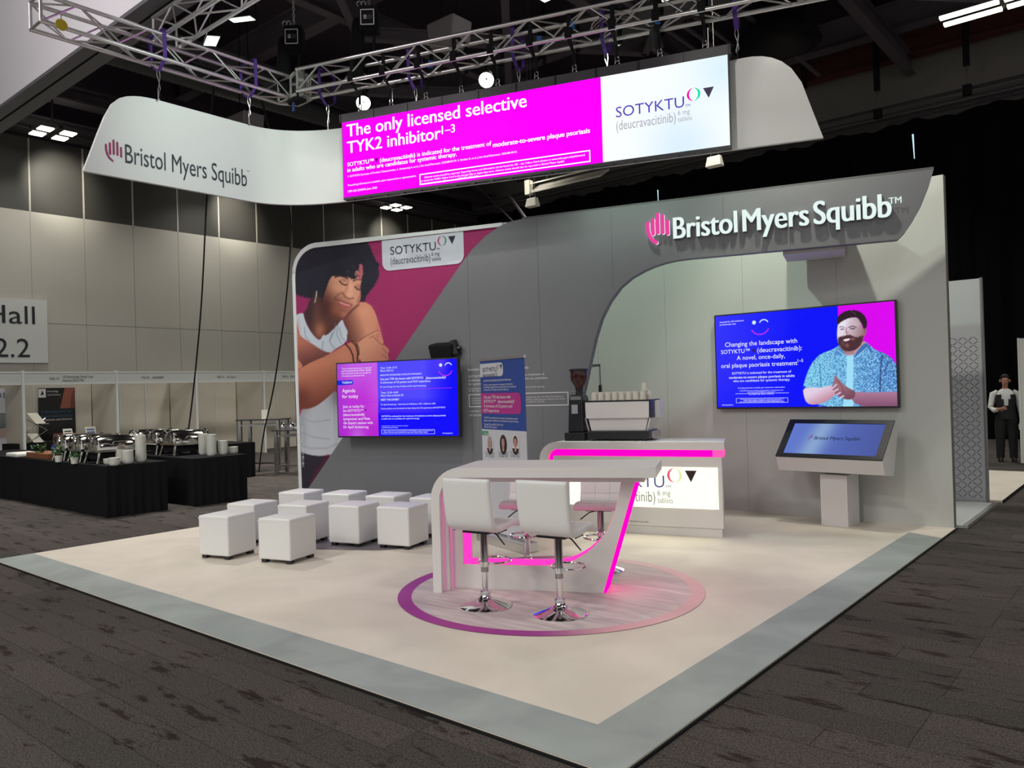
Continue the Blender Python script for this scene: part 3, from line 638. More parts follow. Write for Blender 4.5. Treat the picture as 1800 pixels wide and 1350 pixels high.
# raised lit lettering
M_lit = mat('letter_face', (0, 0, 0), .5, alb=(.86, 1.0, .97), emit=.92); M_pinkface = mat('logo_pink', (0, 0, 0), .5, alb=(.85, .06, .36), emit=.95); M_rim = mat('letter_rim', (0, 0, 0), .4, alb=(.5, .52, .52)); M_halo = mat('letter_halo', (0, 0, 0), .5, alb=(.95, 1, 1), emit=1.0)
def hand(mb, cx, cz, s, v, m, w=.045, ext=0.0, F=None):
    """open hand mark: four upright bars and a curved thumb stroke"""
    L = [[(-.012, .02), (-.012, .30)], [(.085, .035), (.085, .40)], [(.182, .03), (.182, .36)], [(.279, .0), (.279, .24)], [(-.115, .24), (-.115, .14), (-.105, .06), (-.08, -.02), (-.03, -.10), (.045, -.155)]]
    for p in L:
        o_ = stroke([(cx+a_*s, cz+b_*s) for a_, b_ in p], .056*s if not ext else .074*s)
        if ext: mb.prism(o_, v-ext, v, m, M_halo)
        else: mb.flat(o_, v, m)
a = WF.pl(1187, 423); b = WF.pl(1564, 385)
wd = b[0]-a[0]
for wname, wtxt, x0, x1 in (('letters', 'Bristol Myers Squibb', 1187, 1564),):
    words = (('Bristol', 1187, 1297), ('Myers', 1308, 1422), ('Squibb', 1432, 1566))
    for ww, xa, xb in words:
        ua = WF.pl(xa, 423-(xa-1187)*.1)[0]; ub = WF.pl(xb, 423-(xb-1187)*.1)[0]
        q = MB(); vs, fs = glyphs(ww, 0.0, 5); x0_, x1_ = vs[:, 0].min(), vs[:, 0].max(); sx = (ub-ua)/(x1_-x0_); sz = .275/.73
        zb_ = 3.487
        us0 = ua+(vs[:, 0]-x0_)*sx; zs = zb_+vs[:, 1]*sz; n = len(vs)
        for kx in (-.008, .0, .008):
          us = us0+kx
          q.add([(a_, -.075, b_) for a_, b_ in zip(us, zs)], fs, M_lit)
          ed = set()
          for f in fs:
              for i in range(len(f)):
                  e = (f[i], f[(i+1) % len(f)])
                  if (e[1], e[0]) in ed: ed.discard((e[1], e[0]))
                  else: ed.add(e)
          q.add([(a_, -.075, b_) for a_, b_ in zip(us, zs)]+[(a_, -.032, b_) for a_, b_ in zip(us, zs)], [(e[1], e[0], e[0]+n, e[1]+n) for e in ed], M_rim)
        q.build('lettering', gw)
q = MB(); a = WF.pl(1562, 359); text(q, 'TM', a[0], a[1]-.01, .125, M_lit, -.06, h=.10, bold=.02); q.build('trade_mark', gw)
q = MB(); a = WF.pl(1150, 412); hand(q, a[0]+.01, a[1]-.02, .62, -.035, M_pinkface, ext=.035); q.build('hand_emblem', gw)

# ---- portrait print panel
outl = [(.02, .11), (-.012, .2), (-.022, 1.6), (-.03, 3.50), (-.022, 3.60)]+arc(.42, 3.57, .445, .425, 178, 92, 9)+[(2.4, 3.962), (3.5, 3.958)]
dg = [(p[0]-.008, p[1]+.006) for p in diag]
pp = tfr('portrait_panel', 'printed panel of a smiling woman hugging herself on magenta, left end of the grey wall', 'graphic panel', WF)
board = outl+[(p[0]-.004, p[1]) for p in dg[::-1][1:]]
MB().prism(board, .015, .1, M_white2).build('board', pp)
inn = []
for i in range(4, len(outl)): pass
ins = [(.045, .10), (.028, 1.6), (.022, 3.50), (.03, 3.58)]+arc(.42, 3.55, .392, .372, 178, 92, 9)+[(2.4, 3.912), (3.5, 3.905)]
o2 = outl[1:]
q = MB(); vs = []; fs = []
for i in range(len(ins)):
    vs += [(*[o2[i][0]], -.0, o2[i][1]), (ins[i][0], -.0, ins[i][1]), (o2[i][0], .015, o2[i][1]), (ins[i][0], .015, ins[i][1])]
for i in range(len(ins)-1):
    k_ = 4*i; fs += [(k_, k_+4, k_+5, k_+1), (k_+2, k_+6, k_+4, k_), (k_+1, k_+5, k_+7, k_+3)]
q.add(vs, fs, mat('trim_white', (0, 0, 0), .4, alb=(.75, .77, .78))); q.build('edge_trim', pp)
def woman(P):
    x, y = P.x, P.y
    P.c[:] = (143, 36, 88); P.put(np.clip((y-560)/300, 0, 1)*.25, (110, 20, 60)); P.blob(690, 560, 60, 90, (158, 40, 98), .5)
    hair = (30, 28, 42)
    P.poly([(514, 505), (515, 470), (520, 452), (528, 443), (540, 434), (556, 425), (600, 418), (640, 414), (648, 428), (653, 440), (658, 452), (661, 460), (667, 463), (665, 472), (667, 482), (664, 492), (658, 502), (650, 512), (644, 520), (641, 531), (634, 532), (620, 520), (590, 535), (560, 524), (548, 526), (532, 522), (519, 518)], hair, 1.5, .9, 1, 1)
    # neck and chest
    P.shade([(543, 530), (550, 520), (575, 525), (600, 545), (606, 560), (596, 572), (580, 588), (565, 598), (556, 596), (545, 580), (536, 562), (533, 550), (540, 542)], (62, 38, 42), (545, 545), (98, 56, 48), (600, 570))
    P.blob(562, 580, 11, 18, (176, 110, 85), .85); P.blob(557, 548, 8, 25, (120, 72, 60), .5); P.line([(592, 566), (578, 578), (572, 589)], 2.5, (70, 40, 40), .6, 3)
    # tank top
    tw = (188, 197, 208)
    P.poly([(519, 554), (533, 549), (535, 560), (540, 573), (548, 586), (557, 596), (563, 598), (568, 588), (574, 590), (585, 580), (594, 570), (602, 560), (605, 571), (612, 583), (612, 592), (606, 604), (590, 613), (577, 624), (566, 616), (545, 604), (528, 595), (525, 580), (519, 562)], tw, 1.2)
    for p in ([(589, 568), (588, 582), (580, 598)], [(594, 570), (592, 588), (600, 604)], [(597, 576), (600, 592), (606, 600)], [(584, 585), (579, 600), (588, 613)], [(568, 600), (566, 612), (572, 620)], [(535, 575), (537, 592), (545, 600)]): P.line(p, 1.6, (110, 118, 138), .6, 2)
    P.shade([(525, 722), (545, 715), (566, 700), (584, 688), (596, 690), (610, 760), (592, 792), (582, 800), (565, 802), (545, 801), (525, 795)], (165, 170, 178), (530, 720), (180, 184, 192), (575, 780))
    P.blob(590, 695, 14, 22, (118, 108, 118), .7); P.blob(530, 760, 8, 40, (120, 124, 135), .5)
    for p in ([(528, 782), (545, 788), (575, 788), (592, 780)], [(530, 735), (550, 742), (580, 738)], [(530, 760), (550, 768), (578, 772)]): P.line(p, 2.2, (135, 140, 152), .6, 3)
    P.poly([(525, 793), (545, 800), (565, 802), (583, 799), (560, 835), (545, 860), (525, 862)], (34, 29, 42), 1.2)
    P.line([(576, 802), (560, 826), (548, 848)], 5, (96, 20, 46), .75, 5); P.line([(556, 812), (553, 838)], 3, (70, 22, 46), .7, 4)
    # face
    face = [(582, 486), (592, 482), (602, 488), (614, 486), (624, 480), (634, 474), (637, 488), (633, 503), (635, 516), (633, 528), (627, 535), (618, 545), (608, 556), (600, 561), (590, 558), (578, 550), (570, 540), (568, 525), (573, 505)]
    P.shade(face, (92, 46, 38), (572, 535), (206, 146, 120), (604, 508), 1.5)
    P.blob(594, 505, 13, 13, (214, 152, 124), .9); P.blob(617, 507, 5, 14, (222, 164, 138), .9); P.blob(628, 520, 6, 9, (208, 146, 120), .8); P.blob(592, 545, 15, 12, (150, 88, 70), .8); P.blob(606, 553, 8, 5, (190, 118, 92), .7)
    P.blob(574, 540, 9, 18, (76, 40, 36), .7)
    P.blob(606, 492, 8, 4, (150, 98, 96), .7); P.line([(597, 494), (601, 499), (606, 501), (610, 500)], 2.2, (48, 24, 28), .95, 1.5); P.blob(630, 503, 4, 4, (158, 98, 92), .7); P.line([(624, 504), (628, 508.5), (633, 509.5)], 2.2, (48, 24, 28), .95, 1.5)
    P.line([(589, 487), (600, 484), (611, 489)], 2.6, (40, 26, 32), .9, 2); P.line([(621, 494), (628, 491), (635, 492)], 2.2, (54, 32, 34), .8, 2)
    P.line([(612, 496), (609, 508), (604, 516)], 2.2, (168, 104, 82), .6, 3); P.line([(603, 516), (607, 522), (614, 525.5), (621, 524)], 2.0, (98, 50, 42), .8, 2); P.blob(614, 519, 5, 4, (224, 164, 136), .8)
    P.line([(602, 514), (596, 517), (589, 522), (590, 527)], 1.6, (108, 58, 48), .75, 2)
    P.poly([(590, 526), (600, 530), (609, 533), (617, 535), (620, 537), (614, 541.5), (607, 541), (599, 536)], (176, 82, 84), 1.2); P.line([(598, 531.5), (606, 535), (615, 537)], 1.3, (236, 214, 206), .85, 1.2); P.line([(589, 525), (600, 529.5), (610, 532.5), (619, 536)], 1.2, (92, 40, 44), .8, 1.2)
    P.line([(633, 505), (634, 516), (628, 530)], 2.5, (120, 66, 54), .5, 3)
    # fringe over the forehead
    P.poly([(568, 470), (600, 455), (640, 450), (645, 470), (641, 500), (637, 530), (634, 520), (634, 505), (637, 490), (633, 480), (629, 486), (622, 492), (617, 490), (612, 486), (604, 487), (598, 483), (590, 486), (582, 484), (578, 492), (574, 505), (569, 522), (566, 510)], hair, 1.5, .7)
    P.poly([(633, 463), (638, 466), (638, 478), (636, 489), (631, 492), (628, 488), (633, 478), (630, 472)], (176, 92, 104), 1.2, .5); P.poly([(626, 474), (632, 478), (630, 486), (623, 484)], (170, 112, 100), 1.2, .4); P.line([(625, 480), (631, 486)], 1.2, (30, 24, 34)); P.blob(612, 477, 4, 3, (96, 52, 60), .6); P.blob(620, 468, 3, 3, (64, 40, 50), .6)
    P.line([(556.5, 512), (556, 520), (553.5, 531)], 1.8, (226, 206, 190), .9); P.line([(555, 522), (552, 533)], 1.2, (120, 96, 84), .9)
    # shoulder and upper arm
    arm = [(617, 548), (624, 537), (633, 531), (641, 531), (650, 535), (657, 544), (662, 556), (667, 574), (671, 590), (675, 604), (668, 612), (640, 612), (614, 602), (609, 592), (612, 583), (606, 570), (604, 560), (610, 556)]
    P.shade(arm, (88, 48, 42), (606, 580), (206, 140, 112), (640, 570), 1.5); P.blob(640, 548, 14, 12, (216, 150, 120), .7); P.line([(608, 557), (620, 544), (630, 536)], 3, (80, 42, 38), .75, 4); P.blob(664, 588, 7, 22, (186, 112, 102), .6)
    # forearm crossing from the left
    P.shade([(517, 560), (522, 577), (527, 590), (545, 602), (578, 623), (600, 612), (592, 645), (535, 650), (517, 640)], (172, 104, 88), (540, 600), (84, 44, 44), (552, 642), 1.5)
    P.blob(521, 580, 6, 18, (190, 122, 100), .8); P.poly([(518, 625), (526, 634), (534, 645), (518, 652)], (186, 124, 98), 2)
    # forearm in front
    fore = [(519, 655), (532, 645), (548, 636), (577, 624), (606, 606), (618, 601), (632, 600), (634, 618), (632, 636), (612, 640), (596, 660), (590, 686), (572, 702), (556, 714), (538, 720), (519, 716)]
    P.shade(fore, (188, 118, 92), (568, 640), (112, 56, 44), (580, 706), 1.5); P.blob(528, 700, 18, 20, (96, 44, 36), .8); P.blob(600, 625, 18, 10, (196, 128, 104), .7)
    hd = [(628, 603), (638, 596), (645, 589), (652, 583), (660, 581), (667, 582), (661, 588), (657, 594), (667, 600), (676, 607), (683, 613), (684.5, 618), (681, 622), (683, 627), (683.5, 633), (670, 637), (648, 637), (632, 637)]
    P.shade(hd, (206, 144, 116), (645, 605), (178, 112, 94), (680, 632), 1.2)
    for p in ([(632, 598), (645, 590), (658, 583), (665, 581)], [(657, 593), (664, 600), (674, 607)], [(672, 612), (679, 620)], [(672, 623), (680, 630)], [(650, 594), (657, 590)]): P.line(p, 1.2, (112, 62, 54), .75, 1.4)
    for p in ([(607, 604), (615, 613), (620, 624), (622, 638)], [(619, 600), (626, 608), (629, 620), (628, 634)]): P.line(p, 2.6, (46, 26, 24), .95, 1.3)
    P.line([(625, 600), (630.5, 612), (631, 624)], 1.8, (60, 36, 28), .9, 1.2)
    P.c += rng.normal(0, 1.2, P.c.shape)
keeppoly = [(.0, .09)]+ins+[(3.7, 3.92), (3.55, 3.90), (3.3, 3.80), (3.1, 3.65), (2.82, 3.35), (1.86, 2.24), (.235, .335), (.04, .1)]
painted('print', WF, .0, 3.7, .09, 3.92, 300, 310, .012, woman, vmat('portrait_print', rough=.85), pp, 1.22, keep=lambda u, z: sdpoly(u, z, keeppoly) < .006)
M_lav = mat('tile_white', (0, 0, 0), .5, alb=(.60, .63, .70))
a, b = WF.pl(671, 421, 0), WF.pl(815, 476, 0)
q = MB(); x0 = WF.pl(671, 440)[0]; x1 = WF.pl(815, 440)[0]; zt = 3.905; zb = WF.pl(740, 470)[1]
MB().flat(rrect(x0, x1, zb, zt, .12, 8, '0011'), .006, M_lav).build('logo_tile', pp)
def ringlogo(mb, cx, cz, r, v, mA, mB):
    for s_, mm_ in ((1, mA), (-1, mB)):
        o_ = []; i_ = []
        for k_ in range(15):
            a_ = R(95+170*k_/14) if s_ == 1 else R(85-170*k_/14)
            o_.append((cx+r*math.cos(a_), cz+r*.98*math.sin(a_))); tt = .30*math.sin(PI*k_/14)+.03; i_.append((cx+(r-r*tt)*math.cos(a_), cz+(r-r*tt)*.98*math.sin(a_)))
        vs = [(p[0], v, p[1]) for p in o_+i_]; mb.add(vs, [((k_+1, k_, 15+k_, 16+k_) if s_ == -1 else (k_, k_+1, 16+k_, 15+k_))[::-1] for k_ in range(14)], mm_)
def brand(mb, u0, z0, w, v, m1, m2, mtri, mA, mB, cap=None, res=3, bold=.0):
    """product wordmark: name, round mark, triangle, second line"""
    s_ = w; cap = cap or .165*w
    text(mb, 'SOTYKTU', u0, z0, w, m1, v, h=cap/.73, bold=bold, res=res)
    text(mb, '(deucravacitinib)', u0, z0-.19*w, w*.875, m2, v, h=.20*w, bold=bold*.6, res=res)
    text(mb, '6 mg', u0+w*.905, z0-.105*w, w*.17, m2, v, h=.105*w, bold=bold*.4, res=2); text(mb, 'tablets', u0+w*.905, z0-.20*w, w*.2, m2, v, h=.10*w, bold=bold*.4, res=2)
    text(mb, 'TM', u0+w*1.01, z0-.005*w, w*.075, m1, v, h=.055*w, res=2)
    ringlogo(mb, u0+w*1.135, z0+cap-.005*w, .095*w, v, mA, mB)
    mb.flat([(u0+w*1.27, z0+cap+.06*w), (u0+w*1.42, z0+cap+.06*w), (u0+w*1.345, z0+cap-.09*w)], v, mtri)
M_navy = mat('ink_navy', (0, 0, 0), .5, alb=(.014, .017, .04)); M_dgrey = mat('ink_grey', (0, 0, 0), .5, alb=(.07, .075, .085)); M_inkpink = mat('ink_pink', (0, 0, 0), .5, alb=(.45, .06, .14)); M_inkgreen = mat('ink_green', (0, 0, 0), .5, alb=(.10, .30, .18))
a = WF.pl(686, 448); b = WF.pl(766, 443)
q = MB(); brand(q, a[0], a[1]-.0, b[0]-a[0], .003, M_navy, M_dgrey, M_navy, M_inkpink, M_inkgreen); q.build('lettering', pp)
q = MB(); vs, fs = glyphs('1787-GB-2300111 March 2023', 0, 2); sx = .62/(vs[:, 0].max()); a = WF.pl(534, 822)
q.add([(a[0]-yy*sx*1.1, .010, a[1]+xx*sx) for xx, yy, _ in vs], fs, M_wtext); q.build('side_print', pp)

# ---- white side wall of the stand
ww = thing('white_side_wall', 'pale four metre white wall on the right of the stand', 'exhibition wall', (0, 9.97, 0))
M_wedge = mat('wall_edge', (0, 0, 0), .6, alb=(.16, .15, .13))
MB().bx(-8.6, -1.93, 0, .10, 0, 4.0, M_wall).build('panel', ww)
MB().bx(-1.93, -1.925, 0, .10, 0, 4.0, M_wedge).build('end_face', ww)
q = MB()
for xx in (-6.66, -5.5, -4.34, -3.13): q.bx(xx-.002, xx+.002, -.0015, 0, 0, 4.0, mat('white_seam', (0, 0, 0), .7, alb=(.3, .3, .29)))
q.build('panel_seams', ww)
BF = Fr((0, 9.97, 0), 0)
a, b = BF.pl(1040, 642), BF.pl(1055, 642); c = BF.pl(1056, 700)
q = MB().bx(a[0]-.25, b[0], -.012, 0, a[1]-.01, a[1]+.01, M_dgrey).bx(b[0]-.008, b[0], -.012, 0, c[1]-1.5, a[1], M_dgrey).bx(b[0]-.02, b[0]+.015, -.03, 0, c[1]-.02, c[1]+.2, M_black); q.build('door_outline', ww)

# ---- television on the white wall
def tv_frame(name, label, F, px4, v, dep=.07, bez=.018, group=None):
    p = [F.pl(x, y_, v) for x, y_ in px4]; u0 = (p[0][0]+p[3][0])/2; u1 = (p[1][0]+p[2][0])/2; zt = (p[0][1]+p[1][1])/2; zb = (p[2][1]+p[3][1])/2
    t = tfr(name, label, 'television', F, group)
    MB().bx(u0, u1, v, v+dep, zb, zt, M_black).build('casing', t, bevel=.004)
    MB().bx(u0+.3, u1-.3, v+dep, -.031 if F is WF else 0, (zb+zt)/2-.2, (zb+zt)/2+.2, M_blackm).build('wall_bracket', t)
    return t, u0+bez, u1-bez, zb+bez*1.2, zt-bez
M_screen = vmat('screen_picture', True, 1.0)
tv1, u0, u1, zb, zt = tv_frame('television', 'large wall television with man in patterned blue shirt on blue and magenta', BF, ((1255, 554), (1575, 527), (1580.5, 717), (1260, 719)), -.1)
def man(P):
    x, y = P.x, P.y
    P.c[:] = (8, 16, 250)
    g = np.clip((1400-x)/150, 0, 1)*np.clip(1.1-(y-560)/260, 0, 1); P.put(g*.75, (70, 66, 252)); P.blob(1290, 640, 60, 50, (52, 46, 250), .6)
    P.put((x > 1473+(y-540)*.025).astype(float), (218, 0, 238)); P.put(np.clip((x-1540)/40, 0, 1)*(x > 1473)*.5, (228, 0, 246))
    body = [(1411, 682), (1416, 664), (1422, 648), (1430, 634), (1442, 622), (1462, 615), (1472, 609), (1480, 604), (1520, 600), (1526, 604), (1538, 615), (1553, 620), (1566, 628), (1575, 640), (1584, 660), (1584, 720), (1436, 720), (1442, 682)]
    d = P.shade(body, (125, 206, 240), (1430, 660), (96, 160, 226), (1560, 660), 1.2)
    m = np.clip(.5-sdpoly(x, y, body), 0, 1)
    nz = rng.normal(0, 1, x.shape); sm = (nz+np.roll(nz, 1, 0)+np.roll(nz, 1, 1)+np.roll(np.roll(nz, 1, 0), 1, 1))/2
    dk = np.clip((x-1440)/110, 0, 1)
    P.put(m*(sm > .75-dk*.5)*.62, (40, 70, 128)); P.put(m*(sm < -1.0+dk*.1)*.55, (190, 236, 248))
    P.line([(1551, 625), (1548, 650), (1547, 690)], 2, (34, 48, 96), .8, 2); P.line([(1441, 640), (1443, 682)], 1.6, (52, 80, 130), .6, 2); P.line([(1560, 640), (1555, 652)], 3, (40, 50, 110), .6, 3)
    P.poly([(1487, 624), (1501, 621), (1500, 646), (1500, 690), (1501, 720), (1480, 720), (1486, 690), (1487, 675), (1489, 645)], (160, 222, 248), 1.2)
    P.poly([(1474, 606), (1480, 604), (1520, 598), (1522, 606), (1506, 621), (1496, 625), (1487, 625), (1480, 616)], (188, 146, 152), 1.2); P.line([(1478, 612), (1488, 621), (1500, 620)], 2, (120, 84, 96), .5, 3)
    P.poly([(1519, 603), (1526, 604), (1534, 618), (1532, 624), (1524, 612), (1505, 628), (1501, 632), (1503, 622)], (62, 110, 178), 1.2); P.line([(1502, 630), (1524, 611), (1532, 624)], 1.2, (176, 226, 248), .9); P.poly([(1471, 610), (1478, 613), (1489, 626), (1480, 622), (1465, 626)], (80, 140, 200), 1.2); P.line([(1470, 614), (1487, 626)], 1.2, (186, 232, 250), .8)
    face = [(1472, 572), (1476, 564), (1490, 558), (1507, 556), (1513, 566), (1517, 578), (1523, 577), (1524, 583), (1519, 592), (1514, 605), (1504, 615), (1492, 618.5), (1481, 615.5), (1474, 606), (1471, 593)]
    P.shade(face, (226, 218, 232), (1482, 580), (150, 108, 116), (1519, 590), 1.0)
    P.blob(1503, 570, 9, 6, (206, 180, 190), .7); P.blob(1481, 570, 6, 5, (236, 232, 244), .7)
    P.poly([(1472, 594), (1477, 591.5), (1483, 590.5), (1488, 588.5), (1494, 588.5), (1500, 591), (1507, 593.5), (1514, 590), (1518, 590), (1515, 604), (1505, 615), (1492, 618.5), (1481, 616), (1474, 607)], (74, 46, 54), 1.2, .8); P.blob(1489, 607, 4, 4, (176, 116, 100), .6); P.blob(1481, 603, 3, 6, (120, 92, 98), .6); P.blob(1499, 596, 4, 2.5, (170, 116, 100), .7)
    P.poly([(1481, 597.5), (1488, 595.2), (1495, 595), (1493, 598.2), (1486, 600.5)], (240, 224, 232), 1)
    P.line([(1476, 575), (1480, 574), (1484, 575.5)], 1.2, (90, 66, 84), .9); P.line([(1478, 579), (1483, 578.6)], 1.8, (64, 48, 66), .9); P.line([(1492, 575.5), (1499, 573), (1505, 575.5)], 1.6, (82, 56, 70), .9); P.line([(1495, 578), (1502, 577.6)], 1.8, (64, 46, 62), .9)
    P.line([(1488, 576), (1487, 584), (1490, 587)], 1.6, (140, 84, 96), .8, 1.6); P.blob(1490, 584.5, 2.5, 2.5, (206, 128, 132), .8)
    P.poly([(1471, 571), (1471, 559), (1479, 550), (1490, 546), (1500, 544.5), (1513, 548), (1521, 556), (1524.5, 566), (1523, 577), (1518, 579), (1516, 571), (1511, 564), (1507, 558), (1498, 558), (1488, 560.5), (1478, 566), (1474, 570)], (46, 28, 40), 1.2, .4); P.line([(1496, 547), (1504, 552)], 1, (130, 104, 120), .6)
    P.poly([(1518, 578), (1523, 577), (1523.5, 583), (1519, 588)], (150, 92, 108), 1)
    P.shade([(1411, 682), (1430, 681), (1443, 682), (1462, 676), (1470, 692), (1462, 700), (1448, 708), (1430, 712), (1418, 709), (1413, 697)], (226, 206, 228), (1430, 690), (196, 140, 160), (1440, 710), 1.2)
    P.shade([(1500, 688), (1530, 690), (1560, 689), (1584, 688), (1584, 720), (1521, 716), (1496, 706)], (172, 122, 150), (1540, 690), (128, 78, 110), (1540, 716), 1.2)
    P.shade([(1468, 660), (1470, 658.5), (1472, 664), (1476, 668), (1482, 675), (1493, 683), (1504, 687.5), (1502, 700), (1492, 703), (1483, 701), (1474, 697), (1466, 690), (1462, 681), (1465, 672)], (156, 108, 122), (1478, 680), (120, 74, 92), (1490, 700), 1)
    for p in ([(1464, 682), (1470, 676)], [(1466, 688), (1473, 684)], [(1471, 694), (1477, 690)], [(1477, 699), (1483, 696)]): P.line(p, 2.4, (226, 204, 232), .95, 1.2)
    P.line([(1472, 668), (1480, 680), (1484, 694)], 1.2, (92, 54, 72), .7)
painted('screen', BF, u0, u1, zb, zt, 420, 236, -.102, man, M_screen, tv1)
q = MB()
def t1(t, x0, y0, x1, y1, b=.006, res=3): ptext(q, t, BF, (x0, y0), x1, M_etext, v=-.105, bold=b, res=res, y1=y1, vp=-.1)
t1('Changing the landscape with', 1275, 610, 1401.5, 602.5); t1('SOTYKTU™', 1268, 622.5, 1318, 619.5); t1('(deucravacitinib):', 1331.5, 619.5, 1410, 613)
t1('A novel, once-daily,', 1295.5, 633, 1380, 628.5); t1('oral plaque psoriasis treatment', 1268, 647, 1402, 640); t1('1–5', 1402.5, 636.5, 1412, 636)
t1('SOTYKTU is indicated for the treatment of', 1287, 658.5, 1391, 654, .003, 2); t1('moderate-to-severe plaque psoriasis in adults', 1282, 666, 1397, 661.5, .008, 2); t1('who are candidates for systemic therapy.', 1289, 671.8, 1389, 668.3, .003, 2)
t1('Intended for UK healthcare', 1265.5, 568, 1307.5, 564, .003, 2); t1('professionals only.', 1265.5, 572.5, 1294, 570, .003, 2)
t1('Prescribing information is available upon request from a representative', 1297.5, 683.2, 1380, 681.2, 0, 2); t1('1. SOTYKTU Summary of Product Characteristics. 2. Armstrong A, et al.', 1300, 688, 1377, 686.8, 0, 2); t1('J Am Acad Dermatol. 2023;88:29-39. 3. Strober B, et al.', 1314, 690.2, 1363, 689.6, 0, 2); t1('J Am Acad Dermatol 2023. 4. Burke JR, et al. Sci Transl Med 2019. 5. Chimalakonda A, et al.', 1293, 692.8, 1387, 691, 0, 2); t1('Dermatol Ther 2021;11:1763-76.', 1317, 694, 1361, 693.6, 0, 2)
t1('Adverse events should be reported. Reporting forms and information can be found via the', 1301.5, 702.6, 1379, 701.4, 0, 2); t1('Yellow Card scheme. Adverse events should also be', 1307, 705, 1374, 704.2, 0, 2); t1('reported to Bristol-Myers Squibb via medical information (UK).', 1300.5, 707.4, 1379.5, 706, 0, 2); t1('1787-GB-2300112', 1269.5, 713, 1289, 712.4, 0, 2)
q.build('lettering', tv1)
q = MB()
for y_ in (700.2, 708.4): a, b = BF.pl(1294.5, y_, -.1), BF.pl(1385, y_-1.2, -.1); q.bx(a[0], b[0], -.105, -.103, (a[1]+b[1])/2-.0015, (a[1]+b[1])/2+.0015, M_etext)
zA, zB = BF.pl(1294.5, 708.4, -.1)[1], BF.pl(1294.5, 700.2, -.1)[1]
for x_ in (1294.5, 1385): a = BF.pl(x_, 704, -.1); q.bx(a[0]-.0015, a[0]+.0015, -.105, -.103, zA, zB, M_etext)
q.build('text_frame', tv1)
M_sd = mat('screen_dark', (0, 0, 0), .5, alb=(.03, .015, .12), emit=1.0); M_sp = mat('screen_violet', (0, 0, 0), .5, alb=(.42, .03, .85), emit=1.0); M_sl = mat('screen_ice', (0, 0, 0), .5, alb=(.55, .75, 1.0), emit=1.1)
def smile(mb, F, cx, cy, s_, v, vp):
    c = F.pl(cx, cy, vp); k_ = s_
    mb.flat(arc(c[0]-.5*k_, c[1]+.42*k_, .17*k_, .17*k_, 0, 360, 14)[:-1], v, M_sl); mb.flat(stroke(arc(c[0]+.34*k_, c[1]+.30*k_, .36*k_, .30*k_, 160, 20, 8), .09*k_), v, M_sl); mb.flat(stroke(arc(c[0], c[1]+.1*k_, .78*k_, .72*k_, 205, 335, 10), .11*k_), v, M_sp)
q = MB(); smile(q, BF, 1336, 575, .155, -.105, -.1); q.build('smile_symbol', tv1)
a, b = BF.pl(1321, 614, -.1), BF.pl(1329, 621, -.1); MB().flat([(a[0], a[1]), (b[0], a[1]), ((a[0]+b[0])/2, b[1])], -.105, M_sd).build('triangle', tv1)

# ---- television on the grey wall
tv2, u0, u1, zb, zt = tv_frame('television', 'wall television showing a purple and blue agenda in front of the portrait', WF, ((590, 637), (805.5, 629), (807.5, 768), (594.5, 770)), -.27)
def agenda(P):
    x, y = P.x, P.y
    P.c[:] = (10, 4, 250); P.put(np.clip((728-y)/30, 0, 1)*np.clip((795-x)/50, 0, 1)*.85, (92, 84, 252)); P.put(np.clip(1-np.abs(y-722)/10, 0, 1)*np.clip((790-x)/60, 0, 1)*.5, (110, 60, 250)); P.blob(775, 640, 14, 20, (112, 64, 236), .6)
    L = x < 663+(y-637)*.02
    l = np.zeros(x.shape+(3,)); l[:] = (190, 52, 214); P.put(L.astype(float), (188, 50, 212)); P.put(L*np.clip((700-y)/60, 0, 1)*.7, (198, 112, 236)); P.put(L*np.clip((y-725)/40, 0, 1)*.6, (182, 24, 200)); P.put(L*np.clip((615-x)/25, 0, 1)*.55, (140, 50, 200)); P.put(L*np.exp(-((x-628)/14)**2)*np.clip((y-735)/30, 0, 1)*.7, (190, 120, 226)); P.put(L*np.clip((x-640)/25, 0, 1)*np.clip(1-abs(y-690)/60, 0, 1)*.45, (216, 110, 240))
    P.poly([(590, 669.5), (619, 668), (621, 670), (621, 674), (619, 676), (590, 677.5)], (8, 40, 214), .8, sm=0)
painted('screen', WF, u0, u1, zb, zt, 300, 160, -.272, agenda, M_screen, tv2)
q = MB()
def t2(t, x0, y0, x1, y1, b=.004, res=2): ptext(q, t, WF, (x0, y0), x1, M_etext, v=-.275, bold=b, res=res, y1=y1, vp=-.27)
t2('TUESDAY', 601.5, 674.5, 620, 673.8, .02); t2('Agenda', 602, 690, 625, 689, .006, 3); t2('for today', 602, 700, 630, 699, .006, 3)
for i, (s_, xe) in enumerate((('Join us today for', 641), ('the SOTYKTU™', 639), ('(deucravacitinib)', 641), ('symposium and Meet', 651), ('the Expert session with', 655.5), ('Dr April Armstrong', 648))): t2(s_, 603+i*.3, 717+i*7.15, xe, 716+i*7.15, .006, 3)
for i, s_ in enumerate(('This promotional symposium is organised', 'and hosted by Bristol-Myers Squibb', 'Pharmaceuticals Limited and intended for', 'UK healthcare professionals only')): t2(s_, 601, 649.5+i*4.3, 653-(12 if i == 3 else 0), 648.2+i*4.3, 0)
t2('Time: 12.30–13.15', 669, 648.5, 698, 647.7); t2('Place: Hall 2.2', 669, 653.5, 692, 652.9); t2('INDUSTRY-SPONSORED SATELLITE SYMPOSIUM', 669, 661, 741, 658.5, 0)
t2('Can you TYK the boxes with SOTYKTU', 669, 668.3, 744, 665.5, .012); t2('(deucravacitinib)?', 749, 666.3, 784, 665, .012); t2('A showcase of US patient and HCP experience', 669, 674.3, 757, 671.8, .006); t2('Dr Laura Savage, Dr Amy Foulkes and Dr April Armstrong', 669, 681.5, 749, 680, 0)
